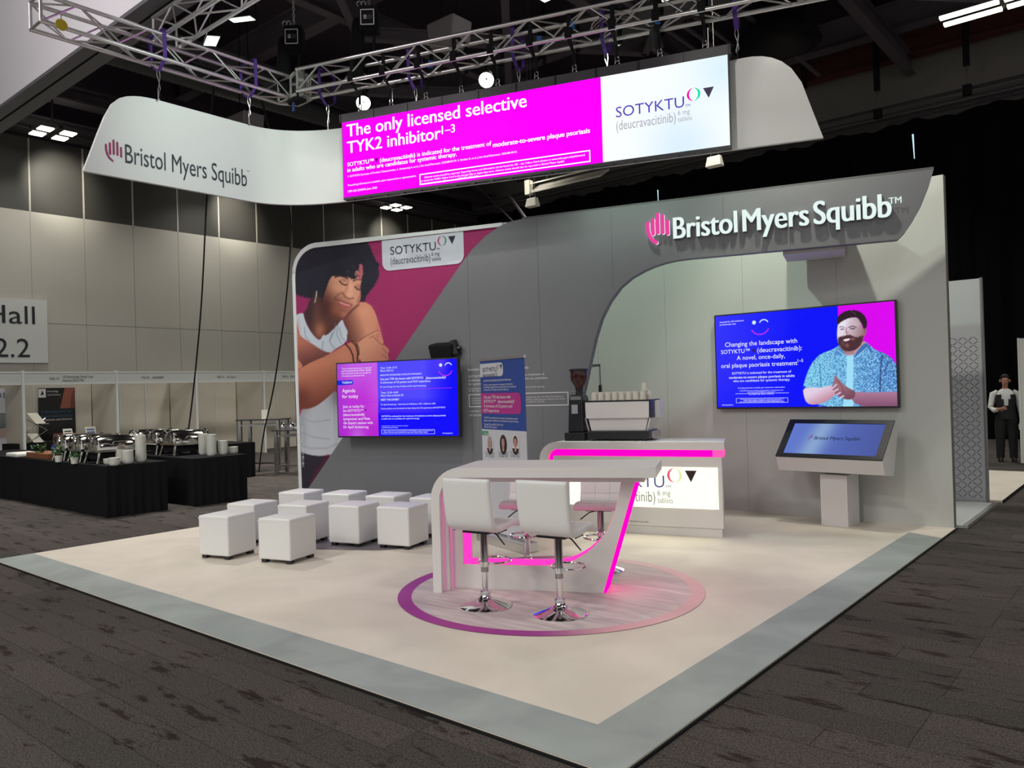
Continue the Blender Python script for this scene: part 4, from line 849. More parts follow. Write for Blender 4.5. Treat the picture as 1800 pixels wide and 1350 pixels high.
t2('Time: 15.30–16.00', 670, 692, 700, 691.3); t2('Place: Here at Booth 58', 670, 697, 709, 696.3); t2('MEET THE EXPERT', 670, 704.5, 702, 704, .01); t2('Dr April Armstrong – Keck School of Medicine, USC, California, USA', 670, 712.5, 766, 710.8, 0); t2('Come and join us at the booth to hear about the US experience with SOTYKTU', 670, 719.5, 783, 717.5, .004)
t2('SOTYKTU is indicated for the treatment of moderate-to-severe plaque psoriasis', 671, 733, 784, 731.3, .008); t2('in adults who are candidates for systemic therapy.', 671, 737.5, 738, 737, .004); t2('Prescribing information is available upon request from a representative', 671, 749.3, 718, 749, 0); t2('1. SOTYKTU Summary of Product', 671, 752.6, 700, 752.3, 0)
t2('Adverse events should be reported. Reporting forms and information can be found via the Yellow Card', 674, 758, 761, 757.5, 0); t2('scheme. Adverse events should also be reported to Bristol-Myers Squibb', 674, 760.8, 752, 760.2, 0); t2('1787-GB-2300110', 778, 762.6, 796, 762.4, 0)
q.build('lettering', tv2)
q = MB(); a, b = WF.pl(671, 763, -.27), WF.pl(764, 755, -.27)
for (p0, p1, r0, r1) in ((a[0], b[0], a[1], a[1]+.003), (a[0], b[0], b[1], b[1]+.003), (a[0], a[0]+.003, a[1], b[1]), (b[0], b[0]+.003, a[1], b[1])): q.bx(p0, p1, -.276, -.273, r0, r1, M_etext)
for (xa, ya, xb, yb) in ((669, 685.5, 795, 683.5), (603, 707.5, 662, 706.5)): a, b = WF.pl(xa, ya, -.27), WF.pl(xb, yb, -.27); q.bx(a[0], b[0], -.276, -.273, a[1]-.003, a[1]+.003, M_sp)
q.build('text_frame', tv2)
q = MB(); smile(q, WF, 783, 649, .14, -.275, -.27); q.build('smile_symbol', tv2)
q = MB()
for xa, ya, xb, yb in ((641, 719.5, 645, 723), (745, 663, 748, 666)): a, b = WF.pl(xa, ya, -.27), WF.pl(xb, yb, -.27); q.flat([(a[0], a[1]), (b[0], a[1]), ((a[0]+b[0])/2, b[1])], -.276, M_sd)
q.build('triangle', tv2)
# loudspeaker behind the top of that television
a, b = WF.pl(754, 602, -.12), WF.pl(808, 633, -.12)
sp = thing('loudspeaker', 'black tilted loudspeaker on the grey wall above the agenda television', 'loudspeaker', tuple(WF.w(a[0], -.12, a[1])), 16.5)
w_ = b[0]-a[0]-.08; h_ = .36
MB().hexa([(.05, -.02, -h_), (w_-.02, -.02, -h_), (w_-.06, .075, -h_+.03), (.1, .075, -h_+.03), (.0, -.065, -.04), (w_, -.065, -.04), (w_-.05, .07, .0), (.08, .07, .0)], M_blackm).build('cabinet', sp, bevel=.03, seg=3)
MB().hexa([(w_-.03, -.02, -.18), (w_+.07, -.02, -.18), (w_+.07, .085, -.18), (w_-.03, .085, -.18), (w_-.06, -.02, .0), (w_+.0, -.02, .02), (w_+.0, .085, .02), (w_-.06, .085, .0)], M_black).build('bracket', sp)
MB().tube([(w_+.02, .03, -.1), (w_+.09, .03, -.1)], .03, M_black, 10).build('knob', sp)

# ---- touch screen kiosk
KF = Fr(gnd(1444, 922), -5)
kk = tfr('touchscreen_kiosk', 'white touchscreen kiosk with sloped blue screen by the white wall', 'kiosk', KF)
M_kio = mat('kiosk_white', (0, 0, 0), .45, alb=(.66, .64, .63))
MB().bx(0, .315, 0, .34, 0, .60, M_kio).build('pedestal', kk)
fl, fr_ = KF.pl(1364, 803, -.2), KF.pl(1551, 811, -.2); tl, tr_ = KF.pl(1390, 739, .22), KF.pl(1574, 741, .22); bl_, br_ = KF.pl(1370, 826, -.14), KF.pl(1555, 836, -.14)
hx0, hx1 = (fl[0]+tl[0])/2, (fr_[0]+tr_[0])/2; zf_, zt_, zl_ = (fl[1]+fr_[1])/2, (tl[1]+tr_[1])/2, (bl_[1]+br_[1])/2
q = MB(); prof = [(-.2, zf_), (-.14, zl_), (.12, zl_-.03), (.3, zt_-.09), (.22, zt_)]
vs = [(hx0, a_, b_) for a_, b_ in prof]+[(hx1, a_, b_) for a_, b_ in prof]
q.add(vs, [(0, 1, 2, 3, 4), (9, 8, 7, 6, 5)]+[(i, 5+i, 5+(i+1) % 5, (i+1) % 5) for i in range(5)], M_kio); q.build('housing', kk)
nrm = Vector((0, -(zt_-zf_), .42)).normalized()
def kp(s_, t_, h=0.0): p = Vector((hx0+(hx1-hx0)*s_, -.2+.42*t_, zf_+(zt_-zf_)*t_))+nrm*h; return tuple(p)
q = MB(); fs = [(0, 0), (1, 0), (1, 1), (0, 1)]; i_ = [(.065, .085), (.935, .085), (.935, .9), (.065, .9)]
vs = [kp(*p, .004) for p in fs]+[kp(*p, .022) for p in fs]+[kp(*p, .022) for p in i_]+[kp(*p, .012) for p in i_]
ff = []
for i in range(4):
    j = (i+1) % 4; ff += [(i, j, 4+j, 4+i), (4+i, 4+j, 8+j, 8+i), (8+i, 8+j, 12+j, 12+i)]
q.add(vs, ff, M_black); q.build('bezel', kk)
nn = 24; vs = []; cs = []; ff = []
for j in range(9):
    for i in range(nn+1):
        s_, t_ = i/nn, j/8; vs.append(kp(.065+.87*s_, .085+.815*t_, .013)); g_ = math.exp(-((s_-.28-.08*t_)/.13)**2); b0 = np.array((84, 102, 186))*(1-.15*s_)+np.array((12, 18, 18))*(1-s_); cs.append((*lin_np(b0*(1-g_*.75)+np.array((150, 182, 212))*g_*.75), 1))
for j in range(8):
    for i in range(nn): k_ = j*(nn+1)+i; ff.append((k_, k_+1, k_+nn+2, k_+nn+1))
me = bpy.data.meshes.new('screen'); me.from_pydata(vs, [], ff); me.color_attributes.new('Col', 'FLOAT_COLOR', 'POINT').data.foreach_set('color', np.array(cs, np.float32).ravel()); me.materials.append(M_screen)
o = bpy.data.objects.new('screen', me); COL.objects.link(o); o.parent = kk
q = MB(); M_kt = mat('kiosk_text', (0, 0, 0), .5, alb=(.03, .04, .11), emit=1.0); vs, fs = glyphs('Bristol Myers Squibb', 0.0, 3)
sx = .43/vs[:, 0].max(); [q.add([kp(.315+xx*sx+k_, .47+yy*sx*2.5, .016) for xx, yy, _ in vs], fs, M_kt) for k_ in (-.0012, .0012)]; q.build('lettering', kk)
q = MB(); M_kp = mat('kiosk_pink', (0, 0, 0), .5, alb=(.22, .08, .32), emit=1.0)
for a_, b0, b1 in ((.272, .49, .58), (.281, .5, .61), (.29, .5, .59), (.262, .44, .55)): q.add([kp(a_-.003, b0, .016), kp(a_+.003, b0, .016), kp(a_+.003, b1, .016), kp(a_-.003, b1, .016)], [(0, 1, 2, 3)], M_kp)
q.build('hand_emblem', kk)

# ---- coffee counter
CF_ = Fr((-3.84, 8.13, 0), 15.45)
co = tfr('coffee_counter', 'white coffee counter with pink glowing band and backlit cream front', 'counter', CF_)
def arch(u0, u1, zt, th, ro, leg): # outline of a leg + top with a rounded corner
    ri = max(ro-th, .02)
    return [(u0, 0), (u0, zt-ro)]+arc(u0+ro, zt-ro, ro, ro, 180, 90, 10)[1:]+[(u1, zt), (u1, zt-th)]+arc(u0+leg+ri, zt-th-ri, ri, ri, 90, 180, 10)+[(u0+leg, 0)]
MB().prism(arch(-2.17, .035, 1.06, .085, .22, .10), -.03, .62, M_white).build('worktop', co)
MB().prism(arch(-2.07, -.10, .975, .085, .12, .07), .06, .60, M_pinkled).build('light_band', co)
MB().bx(-.10, .03, .05, .60, .89, .972, M_pinksoft).build('light_band_end', co)
MB().bx(-2.0, 0, .0, .60, .10, .89, M_white).build('front_panel', co)
MB().bx(-1.98, -.015, .02, .59, 0, .10, M_white).build('plinth', co)
a, b = CF_.pl(1003, 822, -.006), CF_.pl(1263, 896, -.006)
MB().bx(-1.80, -.045, -.006, -.001, .312, .778, M_warm).build('backlit_panel', co)
M_bnavy = mat('backlit_navy', (0, 0, 0), .5, alb=(.10, .10, .30), emit=1); M_bgrey = mat('backlit_grey', (0, 0, 0), .5, alb=(.22, .22, .20), emit=1); M_bbrown = mat('backlit_brown', (0, 0, 0), .5, alb=(.035, .022, .018), emit=1); M_bpink = mat('backlit_pink', (0, 0, 0), .5, alb=(.85, .08, .17), emit=1); M_bgreen = mat('backlit_green', (0, 0, 0), .5, alb=(.80, .86, .40), emit=1)
q = MB(); e = CF_.pl(1168, 857, -.008); brand(q, e[0]-.88, e[1], .88, -.009, M_bnavy, M_bgrey, M_bbrown, M_bpink, M_bgreen, bold=0.004); q.build('lettering', co)
q = MB(); a, b = CF_.pl(1100, 917, -.002), CF_.pl(1140, 916.5, -.002); text(q, '1787-GB-2300114 June 2023', a[0], a[1], b[0]-a[0], M_dgrey, -.003, res=2); q.build('small_print', co)
area('counter_glow', tuple(CF_.w(-.95, -.05, .54)), 1.7, 6, (1, 1, .8), aim=tuple(CF_.w(-.95, -2, .3)), sy=.44)
# coffee grinder
gr = thing('coffee_grinder', 'black coffee grinder with brown bean hopper on the counter', 'coffee grinder', tuple(CF_.w(-1.74, .33, 1.06)), 15.45)
MB().bx(-.17, .09, -.17, .17, 0, .10, M_black).build('base', gr, bevel=.008)
MB().loft([[(x*sx-.03, y_*sy, z) for x, y_ in ((-1, -1), (1, -1), (1, 1), (-1, 1))] for z, sx, sy in ((.10, .105, .14), (.50, .092, .12), (.56, .08, .10))], M_black).build('body', gr, bevel=.02, seg=3)
MB().lathe([(.05, .56), (.045, .60), (.05, .63)], (-.02, 0, 0), M_black, 20).build('collar', gr, smooth=True)
M_hop = mat('smoked_hopper', (0, 0, 0), .12, alb=(.045, .014, .010))
MB().lathe([(.045, .62), (.055, .66), (.105, .74), (.108, .85), (.104, .86)], (-.02, 0, 0), M_hop, 28).build('hopper', gr, smooth=True)
MB().lathe([(.118, .855), (.118, .875), (.09, .882), (0, .884)], (-.02, 0, 0), M_black, 28).build('hopper_lid', gr, smooth=True)
MB().tube([(-.02, -.03, .595), (-.12, -.06, .60)], .007, M_steel, 6).build('lever', gr)
MB().bx(-.08, .0, -.1345, -.129, .33, .44, mat('sticker_grey', (0, 0, 0), .5, alb=(.35, .36, .38))).build('sticker', gr)
# espresso machine
es = thing('espresso_machine', 'white and black espresso machine with paper cups on top, on the counter', 'espresso machine', tuple(CF_.w(-1.235, .36, 1.06)), 15.45)
MB().bx(-.38, .38, -.2, .24, .02, .12, M_black).build('drip_base', es, bevel=.006)
for sx in (-.3, .3):
    for sy in (-.16, .2): MB().lathe([(.025, 0), (.025, .025)], (sx, sy, 0), M_black, 12).build('foot', es)
def trap(x0, x1, xa, xb, y0, y1, z0, z1): return [(x0, y0, z0), (x1, y0, z0), (x1, y1, z0), (x0, y1, z0), (xa, y0, z1), (xb, y0, z1), (xb, y1, z1), (xa, y1, z1)]
MB().hexa(trap(-.335, .335, -.375, .375, -.17, .2, .12, .285), M_white).build('lower_panel', es, bevel=.006)
MB().hexa(trap(-.39, .39, -.395, .395, -.21, .24, .27, .475), M_white).build('upper_panel', es, bevel=.008)
for sx in (-1, 1): MB().hexa(trap(sx*.36-.008, sx*.36+.008, sx*.40-.008, sx*.40+.008, -.19, .22, .12, .28), M_chrome).build('side_strut', es)
MB().bx(.395, .412, -.2, .0, .27, .48, M_black).bx(-.405, .41, -.215, -.2, .468, .482, M_black).bx(-.405, .41, -.2, .245, .472, .484, M_black).build('top_tray', es)
MB().hexa([(.39, .02, .27), (.45, .06, .27), (.45, .25, .27), (.39, .25, .27), (.39, .02, .47), (.45, .06, .47), (.45, .25, .47), (.39, .25, .47)], M_white).build('side_panel', es, bevel=.004)
MB().bx(.38, .42, -.1, .2, .03, .11, M_steel).build('side_tap', es)
M_cup = mat('paper_cup', (0, 0, 0), .55, alb=(.72, .68, .60))
cup0 = None
def place_cup(u, v, z, lab, h=1.0):
    global cup0
    w = CF_.w(-1.235+u, .36+v, 1.06+z)
    if cup0 is None:
        cup0 = thing('paper_cup', lab, 'cup', tuple(w), 15.45, 'cups on the espresso machine')
        MB().lathe([(.041, 0), (.041, .004), (.031, .10), (.028, .10), (0, .098)], (0, 0, 0), M_cup, 18).build('body', cup0, smooth=True)
        MB().tube([(.041*math.cos(a), .041*math.sin(a), .004) for a in np.linspace(0, 2*PI, 18, endpoint=False)], .003, M_cup, 6, closed=True).build('rim', cup0, smooth=True)
    else: dup(cup0, tuple(w), 15.45, lab, 'cups on the espresso machine')
for r_ in range(3):
    for c_ in range(8): place_cup(-.30+c_*.086, -.12+r_*.1, .484, 'upturned paper cup in the rows on the espresso machine')
place_cup(.355, -.02, .484, 'upturned paper cup at the right rear corner of the machine top')
place_cup(.30, -.03, .584+.003, 'paper cup stacked on top at the right end of the espresso machine')

# ---- roll-up banner
RF = Fr((-6.07, 6.66, 0), -17.6)
ru = tfr('roll_up_banner', 'blue, pink and white roll-up symposium banner in front of the grey wall', 'banner', RF)
a, b = RF.pl(844, 634), RF.pl(921, 627); W_ = b[0]; zt_ = 2.04
M_rb = mat('banner_blue', (0, 0, 0), .45, alb=(.028, .068, .29)); M_rp = mat('banner_pink', (0, 0, 0), .45, alb=(.42, .035, .24)); M_rw = mat('banner_white', (0, 0, 0), .45, alb=(.55, .56, .60))
zc = RF.pl(882, 756)[1]; za_ = RF.pl(882, 690.5)[1]; zb_ = RF.pl(882, 727.5)[1]
MB().bx(0, W_, 0, .006, .12, zc, M_rw).bx(0, W_, 0, .006, zc, zt_, M_rb).build('sheet', ru)
MB().bx(-.01, W_+.01, -.012, .016, zt_, zt_+.03, M_alu).build('top_rail', ru)
MB().bx(-.03, W_+.03, -.1, .1, 0, .10, M_alu).build('cassette', ru, bevel=.01)
MB().tube([(W_/2, .03, .1), (W_/2, .03, zt_)], .012, M_alu, 8).build('pole', ru)
q = MB(); q.flat(rrect(0, W_*.915, zb_, za_, .06, 6, '1001'), -.003, M_rp); l0 = RF.pl(845, 663)[1]; l1 = RF.pl(845, 640)[1]; q.flat(rrect(0, W_*.545, l0, l1, .05, 6, '1001'), -.003, M_rw)
g0, g1 = RF.pl(850, 764.5), RF.pl(861, 758); q.flat([(0, g0[1]), (W_*.16, g0[1]), (W_*.16, g1[1]), (0, g1[1])], -.003, mat('banner_green', (0, 0, 0), .45, alb=(.08, .30, .16)))
q.build('colour_blocks', ru)
q = MB()
def rt(t, x0, y0, x1, y1, m=None, b=.004, res=2): ptext(q, t, RF, (x0, y0), x1, m or M_wtext, v=-.006, bold=b, res=res, y1=y1)
a = RF.pl(849, 654); b = RF.pl(873, 653); brand(q, a[0], a[1], b[0]-a[0], -.006, M_navy, M_dgrey, M_navy, M_inkpink, M_inkgreen)
rt('INDUSTRY-SPONSORED SATELLITE SYMPOSIUM', 851, 671, 899, 669.5, b=0)
for i, s_ in enumerate(('This promotional symposium is organised and funded by', 'Bristol-Myers Squibb Pharmaceuticals Limited. The symposium', 'is intended for UK healthcare professionals only.')): rt(s_, 851, 678+i*4.4, (902, 908, 895)[i], 676.6+i*4.4)
rt('Can you TYK the boxes with', 851, 700.5, 898, 699, b=.012); rt('SOTYKTU™   (deucravacitinib)?', 851, 708.2, 905, 707, b=.012); rt('A showcase of US patient and', 851, 716, 901, 715); rt('HCP experience', 851, 724, 878, 723.5)
for i, s_ in enumerate(('SOTYKTU is indicated for the treatment of moderate-to-severe', 'plaque psoriasis in adults who are candidates for systemic therapy.', 'Tuesday 27 June 2023, 12.30–13.15', 'Hall 2.2, ACC Liverpool')): rt(s_, 852, (735.5, 740, 747, 751.5)[i], (911, 912, 885, 874)[i], (734.7, 739.4, 746.8, 751.3)[i])
rt('FACULTY', 852, 763.3, 860, 762.9)
for i, cx in enumerate((861.5, 885, 906)):
    for j, s_ in enumerate((('Dr Laura Savage (Chair)', 'Consultant Dermatologist', 'Leeds Teaching Hospitals'), ('Dr April Armstrong', 'Keck School of Medicine', 'Los Angeles, USA'), ('Dr Amy Foulkes', 'Consultant Dermatologist', 'Salford Royal Hospital'))[i]): rt(s_, cx-8.5+j*.4, 796+j*3.2, cx+8.5-j*.4, 795.8+j*3.2, M_dgrey, 0)
q.build('lettering', ru)
M_pr = [mat('portrait_grey', (0, 0, 0), .5, alb=(.30, .28, .30)), mat('portrait_dark', (0, 0, 0), .5, alb=(.015, .014, .016)), mat('portrait_light', (0, 0, 0), .5, alb=(.62, .60, .62))]; M_fc = mat('portrait_face', (0, 0, 0), .5, alb=(.46, .26, .22)); M_hr = mat('portrait_hair', (0, 0, 0), .5, alb=(.05, .035, .03))
for i, cx in enumerate((861.5, 885, 906.5)):
    c = RF.pl(cx, 781); q = MB(); rx, rz = .072, .105
    q.flat(arc(c[0], c[1], rx, rz, 0, 360, 24)[:-1], -.003, (M_rw, M_pr[1], M_pr[2])[i]); q.flat(arc(c[0], c[1]-.01, rx*.98, rz*.98, 200, 340, 12), -.004, M_pr[1])
    q.flat(arc(c[0], c[1]+.03, .043, .062, 0, 360, 20)[:-1], -.0045, (M_pr[0], M_hr, M_hr)[i]); 
    if i < 2: q.flat([(c[0]-.045, c[1]+.03), (c[0]+.045, c[1]+.03), (c[0]+.042, c[1]-.05), (c[0]-.042, c[1]-.05)], -.0045, (M_pr[0], M_hr)[i])
    q.flat(arc(c[0], c[1]+.015, .031, .05, 0, 360, 20)[:-1], -.0055, M_fc); q.flat([(c[0]-.014, c[1]-.03), (c[0]+.014, c[1]-.03), (c[0]+.02, c[1]-.075), (c[0]-.02, c[1]-.075)], -.005, M_fc)
    for s_ in (-1, 1): q.flat(arc(c[0]+s_*.012, c[1]+.022, .005, .0035, 0, 360, 8)[:-1], -.0065, M_hr)
    q.flat(stroke([(c[0]-.01, c[1]-.008), (c[0], c[1]-.013), (c[0]+.01, c[1]-.008)], .004), -.0065, mat('portrait_mouth', (0, 0, 0), .5, alb=(.30, .06, .07)))
    q.build('portrait', ru)

# ---- high table
TF = Fr(gnd(762, 1042), 25.4)
ta = tfr('high_table', 'white high table with pink lit edges standing on the round floor graphic', 'table', TF)
D = .66
def arch2(u0, u1, zt, th, ro, leg): return arch(u0, u1, zt, th, ro, leg)
MB().prism(arch(0, 1.90, 1.065, .085, .27, .075), 0, D, M_white).build('top', ta, bevel=.003)
MB().prism(arch(.082, 1.80, .97, .035, .19, .035), .09, D-.09, M_white).build('inner_arch', ta, bevel=.002)
# centre panel with a scooped opening
u_r = [(1.60, .93), (1.575, .80), (1.526, .629), (1.466, .51), (1.388, .414), (1.29, .327), (1.192, .267), (1.10, .232), (1.0, .215), (.80, .208)]
pan = [(.122, 0), (1.425, 0), (1.715, .93)]+u_r+[(.208, .205), (.208, .93), (.122, .93)]
MB().prism(pan, .19, D-.19, M_white).build('centre_panel', ta)
# pink light strips: round the opening, down the sloping edge
M_pinkglow = mat('pink_indirect_glow', (0, 0, 0), .5, alb=(.95, .30, .58), emit=.55)  # recess sheets glow in place of indirect pink light on the legs
MB().prism([(.0755, .0), (.0755, .79)]+arc(.27, .79, .194, .184, 180, 120, 6)[1:]+[(.22, .93), (.2, .93)]+arc(.27, .79, .187, .177, 120, 180, 6)[:-1]+[(.0815, .0)], .07, D-.07, M_pinkglow).build('pink_glow_strip', ta)
MB().bx(.117, .1218, .135, D-.135, 0, .93, M_pinkglow).build('pink_glow_strip', ta)
q = MB(); path = [(.2085, .925), (.2085, .2055), (.80, .2085)]+u_r[::-1][1:]
vs = []; ff = []
for i, (u_, z_) in enumerate(path):
    d = Vector((path[min(i+1, len(path)-1)][0]-path[max(i-1, 0)][0], path[min(i+1, len(path)-1)][1]-path[max(i-1, 0)][1])).normalized(); nn = (-d.y*.003, d.x*.003)
    vs += [(u_+nn[0], .215, z_+nn[1]), (u_+nn[0], D-.215, z_+nn[1])]
ff = [(2*i, 2*i+1, 2*i+3, 2*i+2) for i in range(len(path)-1)]; q.add(vs, ff, mat('pink_led_soft', (0, 0, 0), .5, alb=(1.0, .03, .35), emit=1.7)); q.build('pink_glow_strip', ta)
MB().hexa([(1.426, .188, 0), (1.447, .188, 0), (1.447, D-.188, 0), (1.426, D-.188, 0), (1.716, .188, .93), (1.737, .188, .93), (1.737, D-.188, .93), (1.716, D-.188, .93)], M_pinkled).build('pink_glow_strip', ta)

# ---- bar stools
def make_stool(label, loc, deg, zs=.66):
    t = thing('bar_stool', label, 'bar stool', loc, deg, 'white bar stools at the high table')
    # local -y is behind the sitter's back, +y the front edge of the seat
    MB().lathe([(.205, 0), (.207, .008), (.195, .016), (.10, .045), (.045, .075), (.034, .10), (.034, .12)], (0, 0, 0), M_chrome, 40).build('base', t, smooth=True, angle=50)
    MB().lathe([(.041, .095), (.044, .105), (.041, .118), (.0, .118)], (0, 0, 0), M_chrome, 24).build('collar', t, smooth=True)
    MB().lathe([(.024, .115), (.024, .30)], (0, 0, 0), M_chrome, 20).build('lower_column', t, smooth=True)
    MB().lathe([(.031, .275), (.031, zs-.06)], (0, 0, 0), mat('dark_chrome', (0, 0, 0), .12, 1.0, alb=(.36, .35, .37)), 20).build('upper_column', t, smooth=True)
    MB().tube([(.0, .015, .335)]+[(.135*math.sin(a), .15-.13*math.cos(a), .335) for a in np.linspace(.25, 2*PI-.25, 24)]+[(.0, .015, .335)], .009, M_chrome, 8).build('foot_ring', t, smooth=True)
    MB().lathe([(.036, .315), (.036, .355)], (0, 0, 0), M_chrome, 20).build('ring_clamp', t, smooth=True)
    MB().bx(-.12, .12, -.12, .12, zs-.065, zs-.05, M_black).build('seat_plate', t)
    MB().tube([(.03, .05, zs-.07), (.10, .03, zs-.09), (.19, -.0, zs-.16)], .006, M_black, 6).build('lever', t)
    # one padded shell: backrest and seat
    prof = []; th = .05
    path = [(-.235, zs+.375), (-.225, zs+.25), (-.205, zs+.10), (-.185, zs+.03), (-.15, zs-.015), (-.09, zs-.03), (.0, zs-.022), (.10, zs-.005), (.17, zs-.005), (.215, zs-.03)]
    P = [Vector(p) for p in path]
    for _ in range(2):
        Q = [P[0]]
        for i in range(len(P)-1): Q += [P[i]*.75+P[i+1]*.25, P[i]*.25+P[i+1]*.75]
        P = Q+[P[-1]]
    Lr, Rr = [], []
    for i, p in enumerate(P):
        d = (P[min(i+1, len(P)-1)]-P[max(i-1, 0)]).normalized(); nn = Vector((-d.y, d.x)); e = min(1, min(i, len(P)-1-i)/2.0); h_ = th/2*(.55+.45*math.sqrt(e))
        Lr.append(p+nn*h_*1.15); Rr.append(p-nn*h_*.95)
    m = MB(); out = Lr+Rr[::-1]; n = len(out); xs_ = [(-.215, .0), (-.212, .55), (-.20, .9), (-.185, 1.0), (.185, 1.0), (.20, .9), (.212, .55), (.215, 0)]
    rings = []
    for x, k_ in xs_:
        r_ = []
        for i, p in enumerate(out):
            c = P[i] if i < len(P) else P[2*len(P)-1-i]; w_ = c+(p-c)*(.15+.85*k_)
            r_.append((x, w_.x, w_.y))
        rings.append(r_)
    m.loft(rings, M_leath); m.build('seat_shell', t, smooth=True, angle=60)
    # seams across the inner face
    s_ = MB()
    for i in (6, 12, 30, 34):
        if i < len(Lr): p = Lr[i]; s_.tube([(-.195, p.x, p.y), (.195, p.x, p.y)], .0025, mat('seam_grey', (0, 0, 0), .7, alb=(.55, .54, .54)), 5)
    for x in (-.07, .07): s_.tube([(x, Lr[i].x, Lr[i].y) for i in range(1, len(Lr)-1)], .0025, MATS['seam_grey'], 5)
    s_.build('seams', t)
    MB().tube([(x, Rr[i].x, Rr[i].y-.003) for x, i in [(-.205, 20), (-.205, 26)]]+[(.205, Rr[26].x, Rr[26].y-.003), (.205, Rr[20].x, Rr[20].y-.003)], .004, M_blackm, 5).build('piping', t)
    return t
p1, p2 = gnd(854, 1066), gnd(985, 1081)
make_stool('white bar stool on the near side of the high table, left one', (p1[0], p1[1], .003), 25.4-16)
s0 = [o for o in COL.objects if o.name.startswith('bar_stool')][0]
dup(s0, (p2[0], p2[1], .003), 25.4-17, 'white bar stool on the near side of the high table, right one')
p3, p4 = TF.w(.585, 1.02, 0.003), TF.w(1.30, 1.00, 0.003)
make_stool('white bar stool behind the high table, left one under the roll-up banner', tuple(p3), 25.4+180, .63)
s1 = [o for o in COL.objects if o.name.startswith('bar_stool') and o.type == 'EMPTY'][-1]
dup(s1, tuple(p4), 25.4+180, 'white bar stool behind the high table, in front of the backlit counter')

# ---- cube seats
cs_ = .415; hc = .455
def cube_seat(loc, label):
    t = thing('cube_seat', label, 'cube seat', loc, 15.5, 'white cube seats')
    # padded box: origin at the front left corner on the floor
    m = bmesh.new(); bmesh.ops.create_cube(m, size=1.0)
    for v in m.verts: v.co = Vector(((v.co.x+.5)*cs_, (v.co.y+.5)*cs_, .035+(v.co.z+.5)*(hc-.035)))
    bmesh.ops.subdivide_edges(m, edges=m.edges[:], cuts=5, use_grid_fill=True)
    for v in m.verts:
        if v.co.z > hc-.002: u_ = (v.co.x/cs_)*2-1; w_ = (v.co.y/cs_)*2-1; v.co.z += .014*(1-u_*u_)*(1-w_*w_)
        else:
            u_ = (v.co.z-.035)/(hc-.035)*2-1
            for ax in (0, 1):
                o_ = (v.co[1-ax]/cs_)*2-1
                if v.co[ax] < .001: v.co[ax] -= .005*(1-u_*u_)*(1-o_*o_)
                elif v.co[ax] > cs_-.001: v.co[ax] += .005*(1-u_*u_)*(1-o_*o_)
    me = bpy.data.meshes.new('cushion'); m.to_mesh(me); m.free(); me.materials.append(M_leath); me.polygons.foreach_set('use_smooth', [True]*len(me.polygons))
    try: me.set_sharp_from_angle(angle=R(50))
    except Exception: pass
    o = bpy.data.objects.new('cushion', me); COL.objects.link(o); o.parent = t
    b = o.modifiers.new('bevel', 'BEVEL'); b.width = .014; b.segments = 3; b.limit_method = 'ANGLE'; b.angle_limit = R(50)
    z_ = hc-.03
    MB().tube([(-.001, -.001, z_), (cs_+.001, -.001, z_), (cs_+.001, cs_+.001, z_), (-.001, cs_+.001, z_)], .0035, M_leath, 6, closed=True).build('seam', t, smooth=True)
    for a in (.05, cs_-.05):
        for b_ in (.05, cs_-.05): MB().bx(a-.03, a+.03, b_-.03, b_+.03, 0, .037, M_black).build('foot', t)
    return t
seats = [(-8.03, 4.26, 'white cube seat at the front left, nearest the left edge'), (-7.27, 4.50, 'white cube seat at the front, right of the nearest left one'), (-8.60, 4.92, 'white cube seat directly behind the front left one'), (-7.95, 5.18, 'white cube seat in the middle row behind the right front one'),
         (-7.36, 5.45, 'white cube seat in the middle row, third from left'), (-6.77, 5.66, 'white cube seat at the right end of the middle row'), (-8.95, 5.85, 'white cube seat at the left end of the back row under the portrait'), (-8.30, 6.05, 'white cube seat in the back row, second from left'), (-7.62, 6.20, 'white cube seat in the back row, third from left'), (-6.98, 6.34, 'white cube seat in the back row half hidden by the high table')]
c0 = cube_seat((seats[0][0], seats[0][1], 0.003), seats[0][2])
for x, y, lb in seats[1:]: dup(c0, (x, y, 0.003), 15.5, lb)

# ================================================================== overhead rig
LF = Fr((-8.35, 6.57, 0), 18.59)
led = tfr('led_screen', 'long hanging LED screen, magenta text half and white logo half', 'LED screen', LF)
M_mag = mat('led_magenta', (0, 0, 0), .5, alb=(1.0, .0, 1.0), emit=1.05)
M_wled = vmat('led_white', True, 1.0); M_ltext = mat('led_text', (0, 0, 0), .5, alb=(1, .93, 1), emit=1.5)
MB().bx(0, 4.98, .004, .10, 4.31, 5.31, M_black).build('cabinet', led)
MB().bx(0.01, 3.54, 0, .004, 4.315, 5.308, M_mag).build('magenta_display', led)
def wled(P):
    P.c[:] = (246, 250, 255); P.blob(1200, 260, 70, 80, (214, 234, 255), .9); P.blob(1270, 120, 70, 60, (212, 235, 255), .8)
painted('white_display', LF, 3.54, 4.97, 4.315, 5.308, 30, 20, -.001, wled, M_wled, led, 1.06)
M_lfr = mat('led_frame', (0, 0, 0), .5, alb=(.06, .055, .065))
q = MB().bx(-.02, 5.0, .01, .10, 5.31, 5.425, M_lfr)
for i in range(11): q.bx(-.02+.5*i-.008, -.02+.5*i+.008, -.004, .01, 5.315, 5.42, M_black)
q.build('top_frame', led)
q = MB().bx(0, 4.98, .0, .1, 4.285, 4.31, M_lfr)
for i in range(20): q.bx(.1+.25*i, .16+.25*i, -.004, .05, 4.27, 4.29, M_black)
q.build('bottom_frame', led)
q = MB()
def lt(t, x0, y0, x1, y1, m=None, b=.004, res=3, hp=None): ptext(q, t, LF, (x0, y0), x1, m or M_ltext, v=-.004, bold=b, res=res, y1=y1, hpx=hp)
